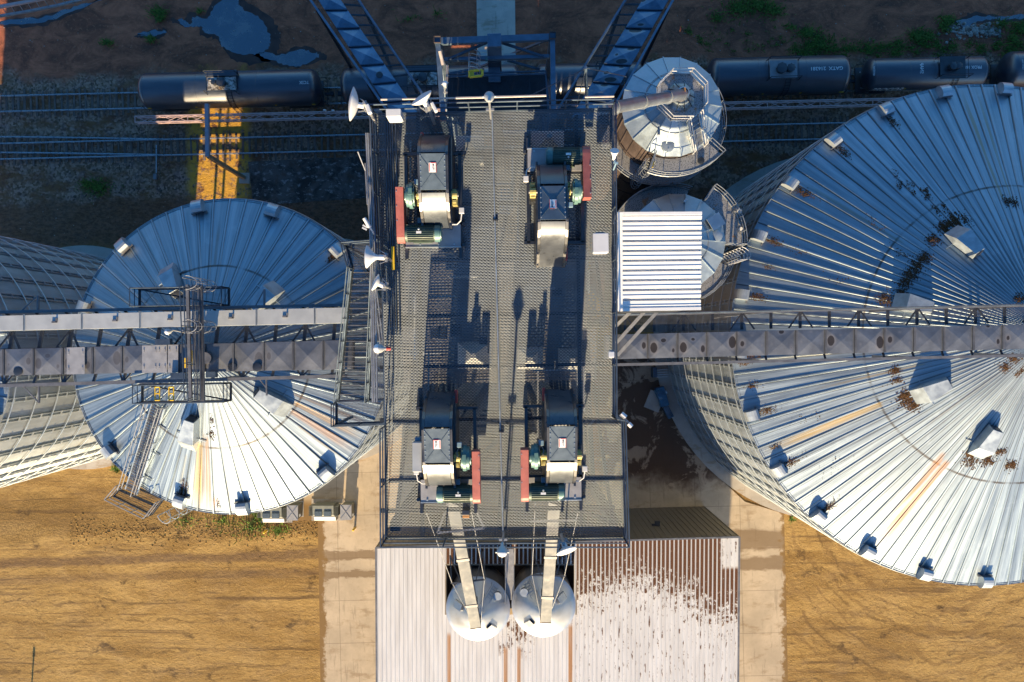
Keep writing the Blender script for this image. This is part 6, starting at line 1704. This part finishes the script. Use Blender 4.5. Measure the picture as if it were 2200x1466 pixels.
# ------------------------------------------------------------------ roof stair on the mid-sized bin
t=thing('roof_stair','steel roof stair with hand rails running down the white half of the left bin','stair',lb.at(345,872))
p0,p1=lb.at(346,868),lb.at(288,1052);d=(p1-p0).normalized();sd=d.cross(Vector((0,0,1))).normalized();up=sd.cross(d)
if up.z<0:up=-up
for o in(-.38,.38):
    m=MB();m.beam(p0+sd*o+up*.25,p1+sd*o+up*.25,.06,.14);m.build('stringer',M['galv'],t)
m=MB();n=34
for i in range(n):
    e=lerp(p0,p1,(i+.5)/n)+up*.28;m.beam(e-sd*.36,e+sd*.36,.10,.03)
m.build('treads',M['galv_dark'],t)
for o in(-.42,.42):
    m=MB()
    for dz in(.6,1.05):m.tube(p0+sd*o+Vector((0,0,dz+.2)),p1+sd*o+Vector((0,0,dz+.2)),.026,6)
    for i in range(6):e=lerp(p0,p1,i/5)+sd*o;m.tube(e,e+Vector((0,0,1.25)),.024,6)
    m.build('hand_rail',M['pale_rail'],t)
m=MB()
for f in(.2,.5,.8):
    e=lerp(p0,p1,f);m.beam(e-sd*.9+up*.1,e+sd*.9+up*.1,.05,.06)
m.build('roof_bracket',M['galv'],t)
t=thing('eave_landing','steel landing cage hanging off the eave at the foot of the roof stair','landing',P(300,1072,25.3))
hz=25.0
A,B_,C_,D_=P(268,1038,hz),P(352,1072,hz),P(326,1106,hz),P(244,1066,hz)
m=MB();bars(m,A,B_,C_,D_,9,.02,.03);m.build('landing_grating',M['grating'],t)
m=MB();railing(m,[A,D_,C_,B_],1.1,.9,.03,toe=True);m.build('landing_railing',M['pale_rail'],t)
m=MB()
for a,b in((A,B_),(B_,C_),(C_,D_),(D_,A)):m.beam(a,b,.10,.14)
m.beam(lerp(A,D_,.5),lerp(B_,C_,.5),.14,.14);m.build('landing_frame',M['dark_steel'],t)
m=MB();e=P(350,1060,18);cage(m,Vector((C_.x+.9,C_.y+.2,8)),(0,0,1),Vector((.45,-.9,0)),17.5,.38,14,5,.022);m.build('ladder_cage',M['galv'],t)
m=MB()
for k in range(10):
    z=22-k*1.6;a=P(328+0*k,1100,25)+Vector((0,0,z-25));m.beam(Vector((C_.x+.2,C_.y+.3,z)),Vector((C_.x+1.6,C_.y+.9,z+.8)),.05,.05)
m.build('stay',M['galv'],t)
# ------------------------------------------------------------------ weeds and rubble
gr=random.Random(11);m=MB()
def tuft(px,py,rad,n,hgt=.48):
    c=P(px,py,0)
    for i in range(n):
        a=gr.random()*6.28;r=abs(gr.gauss(0,.5))*rad;p=c+Vector((math.cos(a)*r*1.5,math.sin(a)*r*.9,0))
        b=gr.random()*6.28;L=hgt*gr.uniform(.4,1.1);e=p+Vector((math.cos(b)*L*.8,math.sin(b)*L*.8,L*.7));w_=Vector((-math.sin(b),math.cos(b),0))*gr.uniform(.015,.04)
        md=(p+e)/2+Vector((0,0,L*.22));m.raw([p-w_,p+w_,md+w_*.8,md-w_*.8,e],[(0,1,2,3),(3,2,4)])
for x,y,r,n in((342,28,.7,260),(345,42,.35,90),(232,93,.45,120),(325,85,.45,120),(213,404,1.0,420),(190,396,.6,120),(430,25,.3,40),(1585,18,1.5,500),(1630,12,1.6,600),(1665,25,.8,200),(1540,40,.7,110),(1735,72,1.0,330),(1760,95,1.2,380),(1970,78,.7,420),(1992,80,.6,300),(2034,45,.7,300),(2028,62,.5,150),(2192,62,1.0,420),(2175,85,.6,160),(2150,52,.9,150),(1700,60,.5,60),(645,1105,.0,1),
   (252,1008,.35,90),(562,1115,1.0,200),(600,1140,.8,150),(480,1120,1.6,110),(400,1120,1.2,70),(540,1135,1.4,140),(1700,1115,.4,40),(1480,70,.6,40),(1350,70,.8,40),(880,40,.9,40),(940,30,.6,30)):
    tuft(x,y,r,n)
for i in range(90):tuft(gr.uniform(1690,2215),gr.gauss(104,9),gr.uniform(.3,.9),gr.randint(25,70),.28)
for i in range(40):tuft(gr.uniform(1500,1700),gr.gauss(90,16),gr.uniform(.2,.5),gr.randint(6,18),.25)
tag(m.build('weeds',M['grass'],recalc=False),'green weeds growing along the track and in patches of the yard','weeds',kind='stuff')
m=MB()
def stone(c,s):
    k=7;rr=[gr.uniform(.7,1.1) for _ in range(k)];zt=s*gr.uniform(.45,.8)
    base=[c+Vector((math.cos(6.283*i/k)*s*rr[i],math.sin(6.283*i/k)*s*rr[i]*.85,0)) for i in range(k)]
    mid=[c+(b-c)*.95+Vector((0,0,zt*.55)) for b in base];top=[c+(b-c)*.5+Vector((gr.uniform(-.1,.1)*s,0,zt)) for b in base]
    v=base+mid+top;f=[]
    for q in(0,k):
        f+=[(q+i,q+(i+1)%k,q+k+(i+1)%k,q+k+i) for i in range(k)]
    f.append(tuple(range(2*k,3*k)));m.raw(v,f)
for i in range(170):
    x,y=gr.gauss(2108,24),gr.gauss(66,7);stone(P(max(2072,min(2148,x)),y,0),gr.uniform(.07,.2))
for i in range(60):stone(P(gr.gauss(2055,14),gr.gauss(68,9),0),gr.uniform(.06,.2))
for i in range(160):stone(P(gr.uniform(0,2200),gr.uniform(0,120),0),gr.uniform(.03,.07))
for i in range(60):stone(P(gr.uniform(0,650),gr.uniform(400,520),0),gr.uniform(.03,.06))
tag(m.build('rubble',M['stone'],recalc=False),'pale broken stone heaped by the ditch at top right and strewn over the mud','rubble',kind='stuff')

def mat_clod():
    N=NT('soil_clods');oi=N.n.new('ShaderNodeNewGeometry');c=N.mix(oi.outputs['Random Per Island'],(.17,.10,.035),(.42,.26,.09));return N.set(c,.95,0,.2)
gr=random.Random(23);m=MB()
for i in range(2600):
    k=gr.random()
    if k<.55:x,y=gr.uniform(150,690),gr.gauss(1140,16)
    elif k<.75:x,y=gr.uniform(0,680),gr.uniform(1040,1466)
    else:x,y=gr.uniform(1695,2200),gr.uniform(1110,1466)
    stone(P(x,y,-.01),gr.uniform(.025,.09) if k<.55 else gr.uniform(.02,.05))
tag(m.build('clods',mat_clod(),recalc=False),'small brown clods and straw bits strewn over the golden yard','soil',kind='stuff')
# ------------------------------------------------------------------ loose grain, camera, light
tag(CHAFF.build('chaff',M['chaff'],recalc=False),'brown clumps of old grain lying on the bin roofs beside vents and joints','grain',kind='stuff')
cam=bpy.data.cameras.new('camera');co=bpy.data.objects.new('camera',cam);col.objects.link(co)
co.location=(0,0,H);co.rotation_euler=(0,0,0);cam.sensor_width=36;cam.lens=28;cam.clip_end=2000;cam.clip_start=.5
scene.camera=co
EL=R(15.5)
sv=Vector((-.066,-1,0)).normalized()*math.cos(EL)+Vector((0,0,math.sin(EL)))
sun=bpy.data.lights.new('sun','SUN');so=bpy.data.objects.new('sun',sun);col.objects.link(so)
sun.energy=5.0;sun.angle=R(.5);sun.color=(1.0,.765,.46)
so.rotation_euler=sv.to_track_quat('Z','Y').to_euler()
w=bpy.data.worlds.new('World');scene.world=w;w.use_nodes=True;nt=w.node_tree
bg=nt.nodes['Background'];sky=nt.nodes.new('ShaderNodeTexSky');sky.sky_type='NISHITA';sky.sun_disc=False
sky.sun_elevation=EL;sky.sun_rotation=math.atan2(sv.x,sv.y);sky.air_density=1.0;sky.dust_density=.6;sky.ozone_density=4.6
hs=nt.nodes.new('ShaderNodeHueSaturation');hs.inputs['Saturation'].default_value=1.15;nt.links.new(sky.outputs[0],hs.inputs['Color'])
nt.links.new(hs.outputs[0],bg.inputs[0]);bg.inputs[1].default_value=.095
vs=scene.view_settings;vs.view_transform='Standard';vs.look='None';vs.gamma=1;vs.use_curve_mapping=False;vs.exposure=1.38
scene.cycles.max_bounces=5;scene.cycles.use_denoising=True
